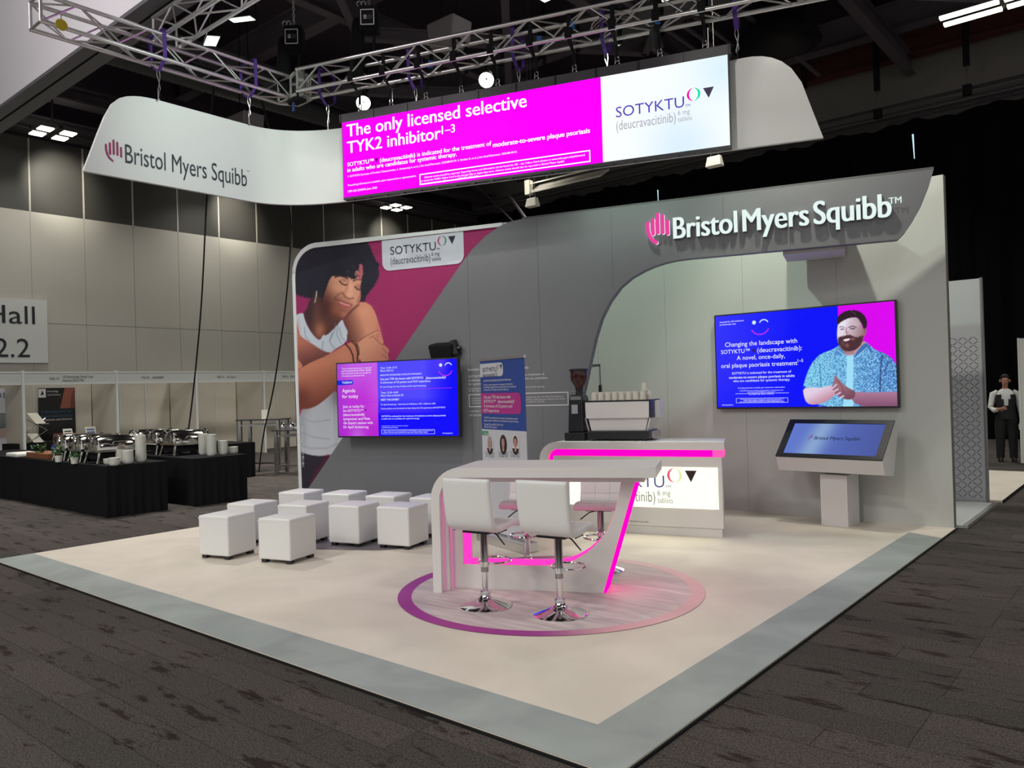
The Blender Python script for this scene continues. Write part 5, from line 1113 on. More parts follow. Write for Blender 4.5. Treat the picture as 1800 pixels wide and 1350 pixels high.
lt('The only licensed selective', 610, 241, 926, 195, b=.03); lt('TYK2 inhibitor', 611, 270, 775, 247, b=.03); lt('1–3', 777, 236, 800, 233, b=.02)
lt('SOTYKTU™', 611, 293, 657, 287, b=.02); lt('(deucravacitinib) is indicated for the treatment of', 668, 285.5, 864, 260, b=.02); lt('moderate-to-severe plaque psoriasis', 867, 259, 1037, 233, b=.04)
lt('in adults who are candidates for systemic therapy.', 611, 303, 803, 280, b=.02)
lt('1. SOTYKTU Summary of Product Characteristics. 2. Armstrong A, et al. J Am Acad Dermatol. 2023;88:29-39. 3. Strober B, et al. J Am Acad Dermatol. 2023;88:40-51.', 612, 312, 910, 270, b=.0, res=2)
lt('Prescribing information is available upon request from a representative.', 612, 327.5, 732, 312.5, b=0, res=2); lt('1787-GB-2300095 June 2023', 612, 338.5, 663, 332, b=0, res=2)
lt('Adverse events should be reported. Reporting forms and information can be found via: UK – the Yellow Card scheme at www.mhra.gov.uk/yellowcard', 746, 313.5, 1028, 270.5, b=0, res=2)
lt('or search for MHRA Yellow Card in the Google Play or Apple App store. Adverse events should also be reported to Bristol Myers Squibb', 740, 320, 992, 281.5, b=0, res=2)
lt('via medical.information@bms.com or 0800 731 1736 (UK).', 740, 325, 842, 309.5, b=0, res=2)
q.build('lettering', led)
q = MB(); a, b, c, d = LF.pl(738, 325.5), LF.pl(1038, 283), LF.pl(1038, 263.5), LF.pl(738, 306.5)
for (x0, x1, z0_, z1_) in ((a[0], b[0], a[1], a[1]+.012), (a[0], b[0], c[1]-.012, c[1]), (a[0], a[0]+.012, a[1], c[1]), (b[0]-.012, b[0], a[1], c[1])): q.bx(x0, x1, -.005, -.002, z0_, z1_, M_ltext)
q.build('text_frame', led)
a = LF.pl(659, 280); M_ld = mat('led_dark', (0, 0, 0), .5, alb=(.25, .0, .22), emit=1.0)
MB().flat([(a[0], a[1]+.01), (a[0]+.055, a[1]+.01), (a[0]+.028, a[1]-.055)], -.005, M_ld).build('triangle', led)
M_li = mat('led_indigo', (0, 0, 0), .5, alb=(.075, .055, .52), emit=1.0); M_lg = mat('led_grey', (0, 0, 0), .5, alb=(.42, .42, .47), emit=1.0); M_lt = mat('led_slate', (0, 0, 0), .5, alb=(.06, .05, .09), emit=1.0); M_lp = mat('led_pink', (0, 0, 0), .5, alb=(1.0, .0, .45), emit=1.0); M_lgr = mat('led_green', (0, 0, 0), .5, alb=(.0, .75, .36), emit=1.0)
q = MB(); a, b = LF.pl(1083, 207), LF.pl(1203, 190); brand(q, a[0], a[1], b[0]-a[0], -.004, M_li, M_lg, M_lt, M_lp, M_lgr, bold=.006); q.build('brand_mark', led)

# curved hanging sign
sgn = thing('curved_sign', 'white curved hanging sign wrapping behind the LED screen', 'hanging sign', (0, 0, 0))
path = [(-9.32, y, None) for y in np.linspace(3.70, 5.78, 26)]
pA, pB, tB = Vector((-9.32, 5.78)), Vector((-8.36, 6.7455)), Vector((.9478, .3187)).normalized()
cA, cB = pA+Vector((0, .5)), pB-tB*.5
for i in range(1, 17):
    t = i/16; p = pA*(1-t)**3+cA*3*t*(1-t)**2+cB*3*t*t*(1-t)+pB*t**3; path.append((p.x, p.y, None))
s0_ = (Vector((-8.36, 6.7455))-Vector((-8.51, 6.695))).length
for s_ in np.linspace(s0_, 6.03, 60)[1:]: path.append((-8.51+.9478*s_, 6.695+.3187*s_, s_))
ZB = 4.31; ltop = [(3.70, ZB+.002), (3.79, 4.56), (3.90, 4.87), (3.98, 5.07), (4.04, 5.17), (4.12, 5.245), (4.22, 5.295), (4.35, 5.325), (4.5, 5.34), (5.8, 5.33)]
rtop = [(0, 5.30), (5.0, 5.295), (5.25, 5.31), (5.38, 5.305), (5.50, 5.275), (5.60, 5.225), (5.70, 5.15), (5.78, 5.04), (5.84, 4.92), (5.93, 4.62), (6.03, ZB+.002)]
vs = []
for i, (x, y, s_) in enumerate(path):
    if s_ is None and abs(x+9.32) < 1e-6: zt__ = np.interp(y, *zip(*ltop))
    elif s_ is None: zt__ = 5.33-.03*(i-26)/16
    else: zt__ = np.interp(s_, *zip(*rtop))
    p0 = path[max(i-1, 0)]; p1_ = path[min(i+1, len(path)-1)]; d = Vector((p1_[0]-p0[0], p1_[1]-p0[1])).normalized(); nn = Vector((d.y, -d.x))
    for k_ in (0, -.05): vs += [(x+nn.x*k_, y+nn.y*k_, ZB), (x+nn.x*k_, y+nn.y*k_, zt__)]
ff = []
for i in range(len(path)-1):
    a = 4*i; b = a+4; ff += [(a, b, b+1, a+1), (a+2, a+3, b+3, b+2), (a+1, b+1, b+3, a+3), (a, a+2, b+2, b)]
ff += [(0, 1, 3, 2), tuple(4*(len(path)-1)+j for j in (0, 2, 3, 1))]
MB().add(vs, ff, mat('sign_fabric', (0, 0, 0), .6, alb=(.80, .81, .79))).build('panel', sgn, smooth=True, angle=50)
SF = Fr((-9.32, 0, 0), 90); sl = tfr('x', '', '', SF)
bpy.data.objects.remove(sl)
q = MB(); a, b = SF.pl(218, 285), SF.pl(434, 325)
vs_, fs_ = glyphs('Bristol Myers Squibb', .0, 4); sx = (b[0]-a[0])/vs_[:, 0].max(); M_sdark = mat('sign_ink', (0, 0, 0), .6, alb=(.03, .04, .055))
q.add([(-9.32+.004, a[0]+x*sx, 4.495+z*.235/.73) for x, z, _ in vs_], fs_, M_sdark); q.build('lettering', sgn)
q = MB(); vs_, fs_ = glyphs('TM', 0, 2); q.add([(-9.316, b[0]+.0+x*.03, 4.495+.2+z*.03) for x, z, _ in vs_], fs_, M_sdark)
tmp = MB(); a = SF.pl(191, 268); hand(tmp, a[0]+.02, 4.555, .43, 0, mat('sign_pink', (0, 0, 0), .6, alb=(.33, .03, .13)))
q.add([(-9.316, u_, z_) for u_, _, z_ in tmp.v], tmp.f, MATS['sign_pink']); q.build('hand_emblem', sgn)

# box trusses
SEC = .29
def truss(name, label, loc, deg, L, group='aluminium trusses', step=.36):
    t = thing(name, label, 'truss', loc, deg, group)
    for y in (0, SEC):
        for z in (0, SEC): MB().tube([(0, y, z), (L, y, z)], .025, M_alu, 10).build('chord', t, smooth=True, angle=50)
    n = int(L/step)
    def web(f, ph):
        m = MB(); h_ = L/n
        for i in range(n):
            a, b = (f(i*h_+.01, 0), f((i+1)*h_-.01, 1)) if (i+ph) % 2 == 0 else (f(i*h_+.01, 1), f((i+1)*h_-.01, 0))
            m.tube([a, b], .011, M_alu, 6)
        return m
    for fn, ph in ((lambda x, k: (x, 0, SEC*k), 0), (lambda x, k: (x, SEC, SEC*k), 1), (lambda x, k: (x, SEC*k, 0), 0), (lambda x, k: (x, SEC*k, SEC), 1)): web(fn, ph).build('lattice', t)
    for x in (0.01, L-.01): MB().tube([(x, 0, 0), (x, SEC, 0), (x, SEC, SEC), (x, 0, SEC)], .018, M_alu, 8, closed=True).build('end_frame', t)
    return t
tl_ = truss('truss', 'aluminium box truss on the left, above the left wing of the sign', (-9.12, 3.22, 5.78), 90, 3.12)
TR = Fr((-8.86, 6.24, 5.78), 18.59)
tr_ = truss('truss', 'long aluminium box truss above the LED screen', (-8.86, 6.24, 5.78), 18.59, 9.2)
tt_ = truss('truss', 'grey cross truss joining the left truss from the upper right', (-9.45, 4.60, 6.10), 0, 8.0, step=.5)
# corner joint
cj = thing('truss_corner', 'aluminium corner block joining the left truss and the screen truss', 'truss corner', (-9.06, 6.40, 5.78))
q = MB(); 
MB().bx(.10, .23, -.06, -.04, -.03, .33, M_steel).bx(.10, .12, -.05, .1, -.03, .33, M_steel).build('plate', cj)
for z in (0, SEC): MB().tube([(-.06, -.06, z), (.08, -.10, z)], .025, M_alu, 10).tube([(-.35, -.06, z), (-.2, .16, z), (.1, .15, z)], .025, M_alu, 10).build('pipe', cj)
MB().bx(-.1, .12, -.1, .05, -.07, -.03, M_blackm).bx(-.2, .0, -.02, .05, -.05, .0, M_blackm).build('clamp', cj)
MB().hexa([(.14, -.0, .02), (.22, .03, .02), (.22, .035, .02), (.14, .01, .02), (.18, .0, .1), (.181, .03, .1), (.181, .035, .1), (.18, .01, .1)], mat('yellow_tag', (0, 0, 0), .6, alb=(.55, .42, .02))).build('warning_tag', cj)
MB().bx(-.03, .02, -.08, -.07, -.2, -.08, mat('blue_tag', (0, 0, 0), .6, alb=(.03, .06, .2))).build('blue_tag', cj)
tg = thing('weight_tag', 'yellow round tag on the end of the left truss', 'tag', (-9.09, 3.42, 5.76))
MB().tube([(.0, 0, .03), (.006, 0, .03)], .062, MATS['yellow_tag'], 20).build('disc', tg)
MB().tube([(0, 0, .09), (0, .0, .14)], .004, M_blackm, 5).build('tie', tg)

# black straps carrying the screen
def strap_proto(label, loc, deg, drop, mm, w, group, name='ratchet_strap', wire=False, ratchet=True):
    t = thing(name, label, 'strap', loc, deg, group)
    z0_ = drop
    h_ = SEC/2+.032; m = MB()
    for (x0, y0, z0__, x1, y1, z1) in ((-w/2, -h_-.004, z0_-.03, w/2, -h_, z0_+SEC+.035), (-w/2, h_, z0_-.03, w/2, h_+.004, z0_+SEC+.035), (-w/2, -h_, z0_+SEC+.03, w/2, h_, z0_+SEC+.036)): m.bx(x0, x1, y0, y1, z0__, z1, mm)
    if wire:
        for s_ in (-1, 1): m.add([(-w/2, s_*h_, z0_-.03), (w/2, s_*h_, z0_-.03), (w/2, s_*.02, z0_-.14), (-w/2, s_*.02, z0_-.14)], [(0, 1, 2, 3)], mm)
        m.build('loop', t)
        MB().tube([(.012, 0, z0_-.12), (.02, 0, z0_*.6), (.006, .0, z0_*.38), (-.008, 0, z0_*.25), (.0, .0, .02)], .007, M_steel, 6).tube([(-.012, 0, z0_-.12), (-.02, 0, z0_*.62), (.012, 0, z0_*.4), (.02, 0, z0_*.26), (0, 0, z0_*.2)], .005, M_steel, 6).build('wire', t)
        MB().tube([(0, 0, .0), (0, 0, .11)], .012, M_chrome, 8).build('hook', t)
    else:
        for s_ in (-1, 1): m.add([(-w/2, s_*h_, z0_-.03), (w/2, s_*h_, z0_-.03), (w/2*.6, s_*.01, z0_-.13), (-w/2*.6, s_*.01, z0_-.13)], [(0, 1, 2, 3)], mm)
        m.bx(-w*.3, w*.3, -.008, .008, .10, z0_-.12, mm); m.build('loop', t)
        if ratchet: MB().bx(-w*.75, w*.75, -h_-.05, -h_-.005, z0_-.02, z0_+.10, M_blackm).build('ratchet', t)
        MB().tube([(.0, 0, .115), (.022, 0, .09), (.022, 0, .055), (-.022, 0, .055), (-.022, 0, .09), (0, 0, .115)], .008, M_chrome, 6).tube([(.026*math.cos(a), 0, .028+.026*math.sin(a)) for a in np.linspace(0, 2*PI, 12, endpoint=False)], .007, M_chrome, 6, closed=True).build('shackle', t)
    return t
first = None
order = ['first', 'second', 'third', 'fourth', 'fifth', 'sixth', 'seventh', 'eighth', 'ninth', 'tenth']
for i, (px, py) in enumerate(((633, 193), (688, 184), (749, 173), (811, 163), (875, 150), (943, 139), (1010, 127), (1085, 111), (1160, 97), (1239, 82))):
    u = LF.pl(px, py, .05)[0]; w = LF.w(u, .05, 5.425)
    lb = 'black strap holding the LED screen to the truss, %s from left' % order[i]
    if first is None: first = strap_proto(lb, tuple(w), 18.59, 5.78-5.425, M_blackm, .055, 'black straps over the LED screen')
    else: dup(first, tuple(w), 18.59, lb)
M_bt = mat('blue_label', (0, 0, 0), .6, alb=(.02, .12, .4))
for i, px in enumerate((757, 948, 1156, 1006)):
    p = LF.pl(px, (113, 70, 35, 45)[i], -.13); w = LF.w(p[0], -.13, p[1])
    t = thing('strap_label', ['small blue label on the third black strap', 'small blue label on the black strap in the truss middle', 'small blue label near the right end of the truss', 'small blue label beside the seventh black strap'][i], 'label', tuple(w), 18.59+20, 'blue labels on the truss')
    MB().bx(-.03, .03, -.004, .004, -.045, .045, M_bt).build('tag', t)
# purple slings carrying the curved sign
fp = None
for i, (px, py) in enumerate(((577, 230), (731, 178), (912, 147), (1066, 118), (1296, 98))):
    RF2 = Fr((-8.51, 6.695, 0), 18.59); p = RF2.pl(px, py, .02); w = RF2.w(p[0], .02, 5.30)
    lb = ['purple sling with steel wire over the bend of the curved sign', 'purple sling between the second and third black straps', 'purple sling in the middle of the screen truss', 'purple sling left of the tube lights on the screen truss', 'purple sling at the right end of the LED screen'][i]
    if fp is None: fp = strap_proto(lb, tuple(w), 18.59, 5.78-5.30, M_purple, .045, 'purple slings holding the curved sign', 'purple_sling', True)
    else: dup(fp, tuple(w), 18.59, lb)
for i, py_ in enumerate(((276, 178), (435, 219))):
    p = SF.pl(*py_); w = (-9.27, p[0], 5.33)
    dup(fp, w, 90, ['purple sling on the left truss nearest its free end', 'purple sling on the left truss near the corner'][i])
# chain hoists
def hoist(label, loc, deg, s_=1.0):
    t = thing('chain_hoist', label, 'chain hoist', loc, deg, 'black chain hoists')
    MB().bx(-.13*s_, .13*s_, -.11*s_, .11*s_, .0, .34*s_, M_blackm).build('motor', t, bevel=.03)
    MB().bx(-.10*s_, .10*s_, -.145*s_, -.11*s_, .03, .26*s_, M_blackm).build('cover', t, bevel=.01)
    q = MB()
    for (a, b, c, d) in ((-.09, .09, .245, .255), (-.09, .09, .05, .06), (-.09, -.08, .05, .255), (.08, .09, .05, .255)): q.bx(a*s_, b*s_, -.15*s_, -.146*s_, c*s_, d*s_, M_wtext)
    for z in (.13, .15, .17): q.bx(-.05*s_, -.01*s_, -.15*s_, -.146*s_, z*s_, (z+.009)*s_, M_wtext); q.bx(.0, .06*s_, -.15*s_, -.146*s_, z*s_, (z+.009)*s_, M_dgrey)
    q.build('label_plate', t)
    m = MB(); z = .34*s_; k_ = 0
    while loc[2]+z < 9.6:
        a = 0 if k_ % 2 else PI/2
        m.tube([(.014*math.cos(b)*math.cos(a), .014*math.cos(b)*math.sin(a), z+.035+.03*math.sin(b)) for b in np.linspace(0, 2*PI, 8, endpoint=False)], .006, M_steel, 4, closed=True); z += .046; k_ += 1
    m.build('chain', t)
    for sx in (-.11, -.05): MB().tube([(sx*s_-.02+.03*math.cos(b), 0, .36*s_+.04+.035*math.sin(b)) for b in np.linspace(0, 2*PI, 12, endpoint=False)], .008, M_steel, 6, closed=True).build('hook', t)
    m = MB(); m.loft([[(-.16+dx*.09*k_, dy*.08*k_, z) for dx, dy in ((1, 0), (.7, .7), (0, 1), (-.7, .7), (-1, 0), (-.7, -.7), (0, -1), (.7, -.7))] for z, k_ in ((.2, .6), (.1, .9), (-.3, 1.15), (-.5, 1.0), (-.56, .5))], M_blackm); m.build('chain_bag', t, smooth=True)
    MB().tube([(.06, 0, 0), (.05, 0, -.25), (.02, 0, -.62)], .022, M_blackm, 8).build('sling', t)
    return t
hoist('black chain hoist with outlined label above the truss corner', (-9.25, 6.5, 6.50), 40)
hoist('black chain hoist above the screen truss, between the first straps', (-8.06, 6.85, 6.5), 40)
# spotlights
def spot_fixture(label, loc, aim, on=True, r=.095):
    t = thing('spotlight', label, 'spotlight', loc, 0, 'rig spotlights'); d = (Vector(aim)-Vector(loc)).normalized(); qd = d.to_track_quat('Z', 'Y')
    def tf(m):
        m.v = [tuple(qd @ Vector(p)) for p in m.v]; return m
    tf(MB().lathe([(.0, -.24), (r*.7, -.24), (r*.95, -.1), (r*1.05, -.0), (r*1.05, .02), (r, .02), (r, -.01)], (0, 0, 0), M_black, 24)).build('housing', t, smooth=True)
    tf(MB().lathe([(0, -.004), (r*.97, -.004), (r*.97, -.002), (0, -.001)], (0, 0, 0), M_lamp2 if on else M_black, 24)).build('lens', t)
    MB().tube([(0, 0, 0), (0, .0, .1), (0, 0, max(.12, 5.8-loc[2]))], .014, M_blackm, 8).build('clamp', t)
    return t
spot_fixture('bright round spotlight over the left end of the LED screen', (-8.19, 6.82, 5.60), (-3.5, 2.0, 0.8))
spot_fixture('bright round spotlight over the middle of the LED screen', (-6.49, 7.39, 5.60), (-2.5, 2.0, .9))
spot_fixture('small dark spotlight hung under the truss over the right half of the screen', (-4.46, 8.1, 5.62), (-4.6, 9.9, 2.2), False, .07)
def flood(label, px, py, z, deg, s_=1.0):
    p = gnd(px, py, z); t = thing('floodlight', label, 'floodlight', tuple(p), deg, 'hall floodlights')
    MB().hexa([(-.22*s_, -.12, -.05), (.22*s_, -.12, -.05), (.22*s_, .12, -.02), (-.22*s_, .12, -.02), (-.14*s_, -.08, .08), (.14*s_, -.08, .08), (.14*s_, .08, .08), (-.14*s_, .08, .08)], M_black).build('housing', t, bevel=.01)
    MB().add([(-.2*s_, -.1, -.056), (.2*s_, -.1, -.056), (.2*s_, .1, -.03), (-.2*s_, .1, -.03)], [(3, 2, 1, 0)], mat('flood_lens', (0, 0, 0), .5, alb=(.85, 1.0, .82), emit=3.0)).build('lens', t)
    MB().tube([(0, 0, .08), (0, 0, 10.4-z)], .02, M_blackm, 6).build('rod', t)
flood('lit floodlight high behind the cross truss', 425, 30, 8.2, 30); flood('lit floodlight lower left behind the cross truss', 372, 68, 7.8, -20)
# cables looped along the screen truss and down to the buffet
for i, pts in enumerate((((-9.5, 5.9, 5.9), (-10.6, 5.9, 3.8), (-11.6, 6.1, 1.8), (-12.1, 6.3, .9), (-12.3, 6.5, .35), (-12.35, 6.2, ZF+.02)), ((-9.5, 6.3, 5.9), (-11.4, 7.6, 3.4), (-13.2, 9.0, 1.6), (-14.3, 9.8, .9), (-14.6, 10.0, ZF+.02)))):
    pass
def cable(name, label, pts, r=.014, mm=None, it=2):
    P = [Vector(p) for p in pts]
    for _ in range(it):
        Q = [P[0]]
        for i in range(len(P)-1): Q += [P[i]*.75+P[i+1]*.25, P[i]*.25+P[i+1]*.75]
        P = Q+[P[-1]]
    return tag(MB().tube(P, r, mm or M_blackm, 6).build(name, smooth=True), label, 'cable')
cf2 = Fr((-11.6, 6.3, 0), 35)
def cpt(F, x, y): p = F.pl(x, y); return tuple(F.w(p[0], 0, p[1]))
F1 = Fr((-12.6, 7.75, 0), 25)
cable('cable', 'long thin black cable hanging down behind the sign to the nearer chafing dishes', [(-9.48, 5.4, 5.8)]+[cpt(F1, x, y) for x, y in ((363, 352), (359, 440), (354, 540), (343, 660), (333, 745), (326, 790), (322, 830), (320, 852))])
F2 = Fr((-13.2, 9.0, 0), 35)
cable('cable', 'long thin black cable hanging beside the portrait panel to the tall steel tables', [(-9.48, 6.1, 5.8)]+[cpt(F2, x, y) for x, y in ((513, 370), (510, 450), (502, 540), (488, 640), (478, 700), (463, 760), (455, 830))])
m = MB()
tw = thing('cable_loop', 'bundle of thin silver cable coiled in the truss right of the middle', 'cable', tuple(TR.w(4.25, .14, .12)), 18.59)
for j in range(4): m.tube([((.16+.02*j)*math.cos(a)*1.3, .05*math.sin(a*2+j), (.07+.01*j)*math.sin(a+.3*j)) for a in np.linspace(0, 2*PI, 20, endpoint=False)], .004, M_steel, 5, closed=True)
m.build('coil', tw)

# ================================================================== buffet and tall tables
def cloth_table(label, x0, x1, y0, y1, h=.74, name='buffet_table'):
    t = thing(name, label, 'table', ((x0+x1)/2, (y0+y1)/2, ZF), 0, 'black cloth buffet tables'); a, b = (x1-x0)/2, (y1-y0)/2; H_ = h-ZF
    rings = []; n = 96
    for z, k_ in ((0.005, 1.0), (H_*.5, .6), (H_-.02, .1), (H_, 0)):
        r_ = []
        for i in range(n):
            t_ = i/n*4; s_ = int(t_); f_ = t_-s_; px, py = [(-a+2*a*f_, -b), (a, -b+2*b*f_), (a-2*a*f_, b), (-a, b-2*b*f_)][s_]
            wv = .014*k_*math.sin(i*1.9)+.01*k_*math.sin(i*.77); l_ = math.hypot(px/a, py/b); r_.append((px*(1+wv/a), py*(1+wv/b), z))
        rings.append(r_)
    MB().loft(rings, M_cloth).build('cloth', t, smooth=True)
    MB().bx(-a, a, -b, b, H_, H_+.006, M_cloth).build('table_top', t)
    return t
cloth_table('long black cloth buffet table carrying the nearer chafing dishes', -15.55, -12.06, 5.0, 5.92)
cloth_table('black cloth buffet table cut by the left edge of the photo', -18.6, -15.68, 4.98, 5.92)
cloth_table('black cloth buffet table carrying the farther chafing dishes', -15.2, -11.98, 6.3, 7.25)
cloth_table('low black draped table far behind the farther chafing dishes', -17.6, -15.2, 8.65, 9.4, .72)
M_dish = mat('polished_steel', (0, 0, 0), .1, 1.0, alb=(.62, .60, .57))
def make_dish(label, loc, deg):
    t = thing('chafing_dish', label, 'chafing dish', loc, deg, 'roll-top chafing dishes')
    # axis of the barrel lid along local x
    n = 14; L_ = .62; r = .24
    rings = []
    for x, k_ in ((-L_/2, .72), (-L_/2+.03, .92), (-L_/2+.09, 1), (L_/2-.09, 1), (L_/2-.03, .92), (L_/2, .72)): rings.append([(x, -r*1.0*k_*math.cos(PI*i/n), .2+.23*k_*math.sin(PI*i/n)) for i in range(n+1)])
    MB().loft(rings, M_dish).build('lid', t, smooth=True)
    MB().bx(-.33, .33, -.25, .25, .165, .205, M_dish).build('water_pan', t, bevel=.012)
    MB().bx(-.28, .28, -.2, .2, .06, .165, M_blackm).build('shade_box', t)
    for sx in (-1, 1):
        for sy in (-1, 1): MB().tube([(sx*.29, sy*.21, .17), (sx*.31, sy*.225, .08), (sx*.33, sy*.24, .0)], [.022, .018, .022], M_dish, 10).build('leg', t, smooth=True)
        MB().tube([(sx*.335, -.12, .25)]+[(sx*(.335+.02), .14*math.sin(a), .25+.17*math.cos(a)) for a in np.linspace(-1.2, 1.2, 9)]+[(sx*.335, .12, .25)], .016, M_dish, 8).build('side_arch', t, smooth=True)
    MB().tube([(-.1, -.24, .30), (-.1, -.29, .33), (.1, -.29, .33), (.1, -.24, .30)], .01, M_dish, 8).build('handle', t, smooth=True)
    for sx in (-.14, .14): MB().lathe([(.05, .0), (.055, .03), (.03, .06), (0, .06)], (sx, 0, 0), M_steel, 14).build('burner', t, smooth=True)
    return t
d0 = None
for i, (px, py, lb) in enumerate(((92, 803, 'leftmost chafing dish on the nearer buffet table'), (128, 806, 'middle chafing dish on the nearer buffet table'), (163, 812, 'right chafing dish on the nearer buffet table, by the bowls'), (272, 797, 'leftmost chafing dish on the farther buffet table'), (310, 797, 'middle chafing dish on the farther buffet table'), (347, 799, 'right chafing dish on the farther buffet table, behind the tall bowl stacks'))):
    loc = (-14.15+i*.64, 5.44, .747) if i < 3 else (-14.35+(i-3)*.62, 6.76, .747)
    deg = 90
    if d0 is None: d0 = make_dish(lb, loc, deg)
    else: dup(d0, loc, deg, lb)
M_bowl = mat('cream_china', (0, 0, 0), .35, alb=(.72, .72, .66))
b0 = None
def bowl(loc, label, grp):
    global b0
    if b0 is None:
        b0 = tag(MB().lathe([(.0, 0), (.055, 0), (.075, .02), (.082, .055), (.079, .055), (.07, .025), (0, .012)], (0, 0, 0), M_bowl, 20).build('bowl', smooth=True, loc=loc), label, 'bowl', grp)
    else:
        o = b0.copy(); COL.objects.link(o); o.location = loc; o['label'] = label; o['group'] = grp
def stack(px, pyb, n, which, grp, zt=.747):
    p = gnd(px, pyb, zt)
    for j in range(n): bowl((p[0], p[1], zt+j*.03), 'cream bowl in the '+which, grp)
for px, py, n, wh in ((192, 816, 2, 'two bowl stack left of all on the nearer buffet'), (201, 818, 3, 'short stack at the front of the nearer buffet table'), (213, 812, 6, 'middle rear stack on the nearer buffet table'), (225, 815, 6, 'middle stack on the nearer buffet table'), (235, 808, 13, 'tall rear stack on the nearer buffet table'), (248, 812, 13, 'tall front stack at the end of the nearer buffet table')): stack(px, py, n, wh, 'bowls on the nearer buffet table')
for px, py, n, wh in ((358, 799, 11, 'left tall stack on the farther buffet table'), (372, 801, 11, 'right tall stack on the farther buffet table'), (392, 799, 7, 'middle height stack on the farther buffet table'), (410, 797, 3, 'low stack at the right end of the farther buffet table')): stack(px, py, n, wh, 'bowls on the farther buffet table')
M_leaf = mat('leaf_green', (0, 0, 0), .6, alb=(.03, .09, .02))
for i, (px, py) in enumerate(((72, 806), (103, 812), (131, 815))):
    p = gnd(px, py, .747); t = thing('potted_plant', ['dark leafy plant left of the first chafing dish', 'small green plant in white pot before the middle chafing dish', 'low green plant in white pot before the right chafing dish'][i], 'plant', (p[0], p[1], .747), 0, 'table plants on the buffet')
    MB().lathe([(.0, 0), (.045, 0), (.06, .10), (.05, .10), (0, .09)], (0, 0, 0), M_bowl if i else M_blackm, 16).build('pot', t, smooth=True)
    m = MB()
    for j in range(46):
        a = random.random()*2*PI; r_ = random.random()*.09*(1.6 if i == 0 else 1); z = .1+random.random()*(.14 if i < 2 else .06); c = Vector((r_*math.cos(a), r_*math.sin(a), z)); d1 = Vector((random.uniform(-1, 1), random.uniform(-1, 1), random.uniform(0, 1))).normalized()*.035; d2 = d1.cross(Vector((random.uniform(-1, 1), random.uniform(-1, 1), .3))).normalized()*.014
        m.add([tuple(c-d1), tuple(c+d2), tuple(c+d1), tuple(c-d2)], [(0, 1, 2, 3)], M_leaf)
    for j in range(5): m.tube([(0, 0, .09), (.03*math.cos(j*1.3), .03*math.sin(j*1.3), .2)], .003, M_leaf, 4)
    m.build('leaves', t)
p = gnd(42, 800, .747); t = thing('wooden_board', 'brown wooden serving board at the left end of the nearer buffet', 'serving board', (-15.05, 5.25, .747), 0)
MB().bx(-.45, .5, -.18, .18, 0, .1, mat('board_wood', (0, 0, 0), .5, alb=(.20, .07, .03))).build('block', t, bevel=.01)
p = gnd(8, 802, .747); t = thing('serving_tray', 'white tray at the left edge of the photo on the buffet', 'tray', (-16.0, 5.2, .747), 0)
MB().bx(-.3, .22, -.2, .2, 0, .07, M_bowl).build('dish', t, bevel=.02)
MB().bx(-.27, .19, -.17, .17, .06, .073, M_white).build('napkin', t)
p = gnd(47, 785, .747); t = thing('blue_cup', 'small dark blue tub on the buffet beneath the brochure rack', 'tub', (-15.95, 5.72, .747))
MB().lathe([(0, 0), (.07, 0), (.075, .17), (.065, .17), (0, .16)], (0, 0, 0), mat('tub_blue', (0, 0, 0), .5, alb=(.01, .025, .22)), 18).build('body', t, smooth=True)
# cables lying by the far buffet table
M_gcab = mat('cable_grey', (0, 0, 0), .5, alb=(.4, .41, .41))
for i, pts in enumerate((((288, 868), (300, 860), (315, 852)), ((340, 860), (356, 862), (372, 866)), ((375, 880), (384, 872), (395, 868)), ((322, 882), (345, 880), (370, 868), (390, 866)), ((330, 884), (352, 876), (365, 872), (380, 876)))):
    cable('floor_cable', ['grey cable end left on the carpet by the farther buffet', 'pale cable lying along the foot of the farther buffet', 'short bright cable at the right of the farther buffet foot', 'black cable tangle on the carpet before the farther buffet', 'black looping cable on the carpet before the farther buffet'][i], [tuple(gnd(x, y, ZF+.02)) for x, y in pts], .016, M_gcab if i < 3 else M_blackm)
# tall steel tables
def tall_table(label, u0, loc, deg, w_, d_, h_, clut):
    t = thing('tall_table', label, 'tall table', loc, deg, 'tall steel tables')
    MB().bx(-w_/2-.08, w_/2+.08, -d_/2-.06, d_/2+.06, h_-.03, h_, mat('dark_glass', (0, 0, 0), .2, alb=(.04, .04, .045))).build('table_top', t, bevel=.006)
    for sx in (-1, 1):
        for sy in (-1, 1): MB().bx(sx*w_/2-.035, sx*w_/2+.035, sy*d_/2-.035, sy*d_/2+.035, 0, h_-.03, M_steel).build('leg', t)
    q = MB()
    for sy in (-1, 1): MB().bx(-w_/2, w_/2, sy*d_/2-.02, sy*d_/2+.02, h_-.16, h_-.12, M_steel).build('rail', t)
    MB().bx(-w_/2, w_/2, -.02, .02, .14, .18, M_steel).build('rail', t)
    for sx in (-1, 1): MB().bx(sx*w_/2-.02, sx*w_/2+.02, -d_/2, d_/2, .14, .18, M_steel).build('rail', t)
    return t
a = gnd(474, 822, ZF)
tall_table('tall steel table with dark top behind the buffet, taller left one', 0, (-16.35, 10.35, ZF), 30, .95, .45, 1.2, 0)
tall_table('steel table with cups on it beside the portrait panel, lower right one', 0, (-14.75, 10.45, ZF), 30, 1.3, .5, .98, 0)
t = thing('menu_holder', 'small white menu stand on the taller steel table', 'menu stand', (-16.3, 10.35, 1.17), 30)
MB().bx(-.07, .07, -.02, .02, 0, .22, M_bone).build('card', t); MB().bx(-.09, .09, -.05, .05, 0, .012, M_steel).build('foot', t)
t0 = None
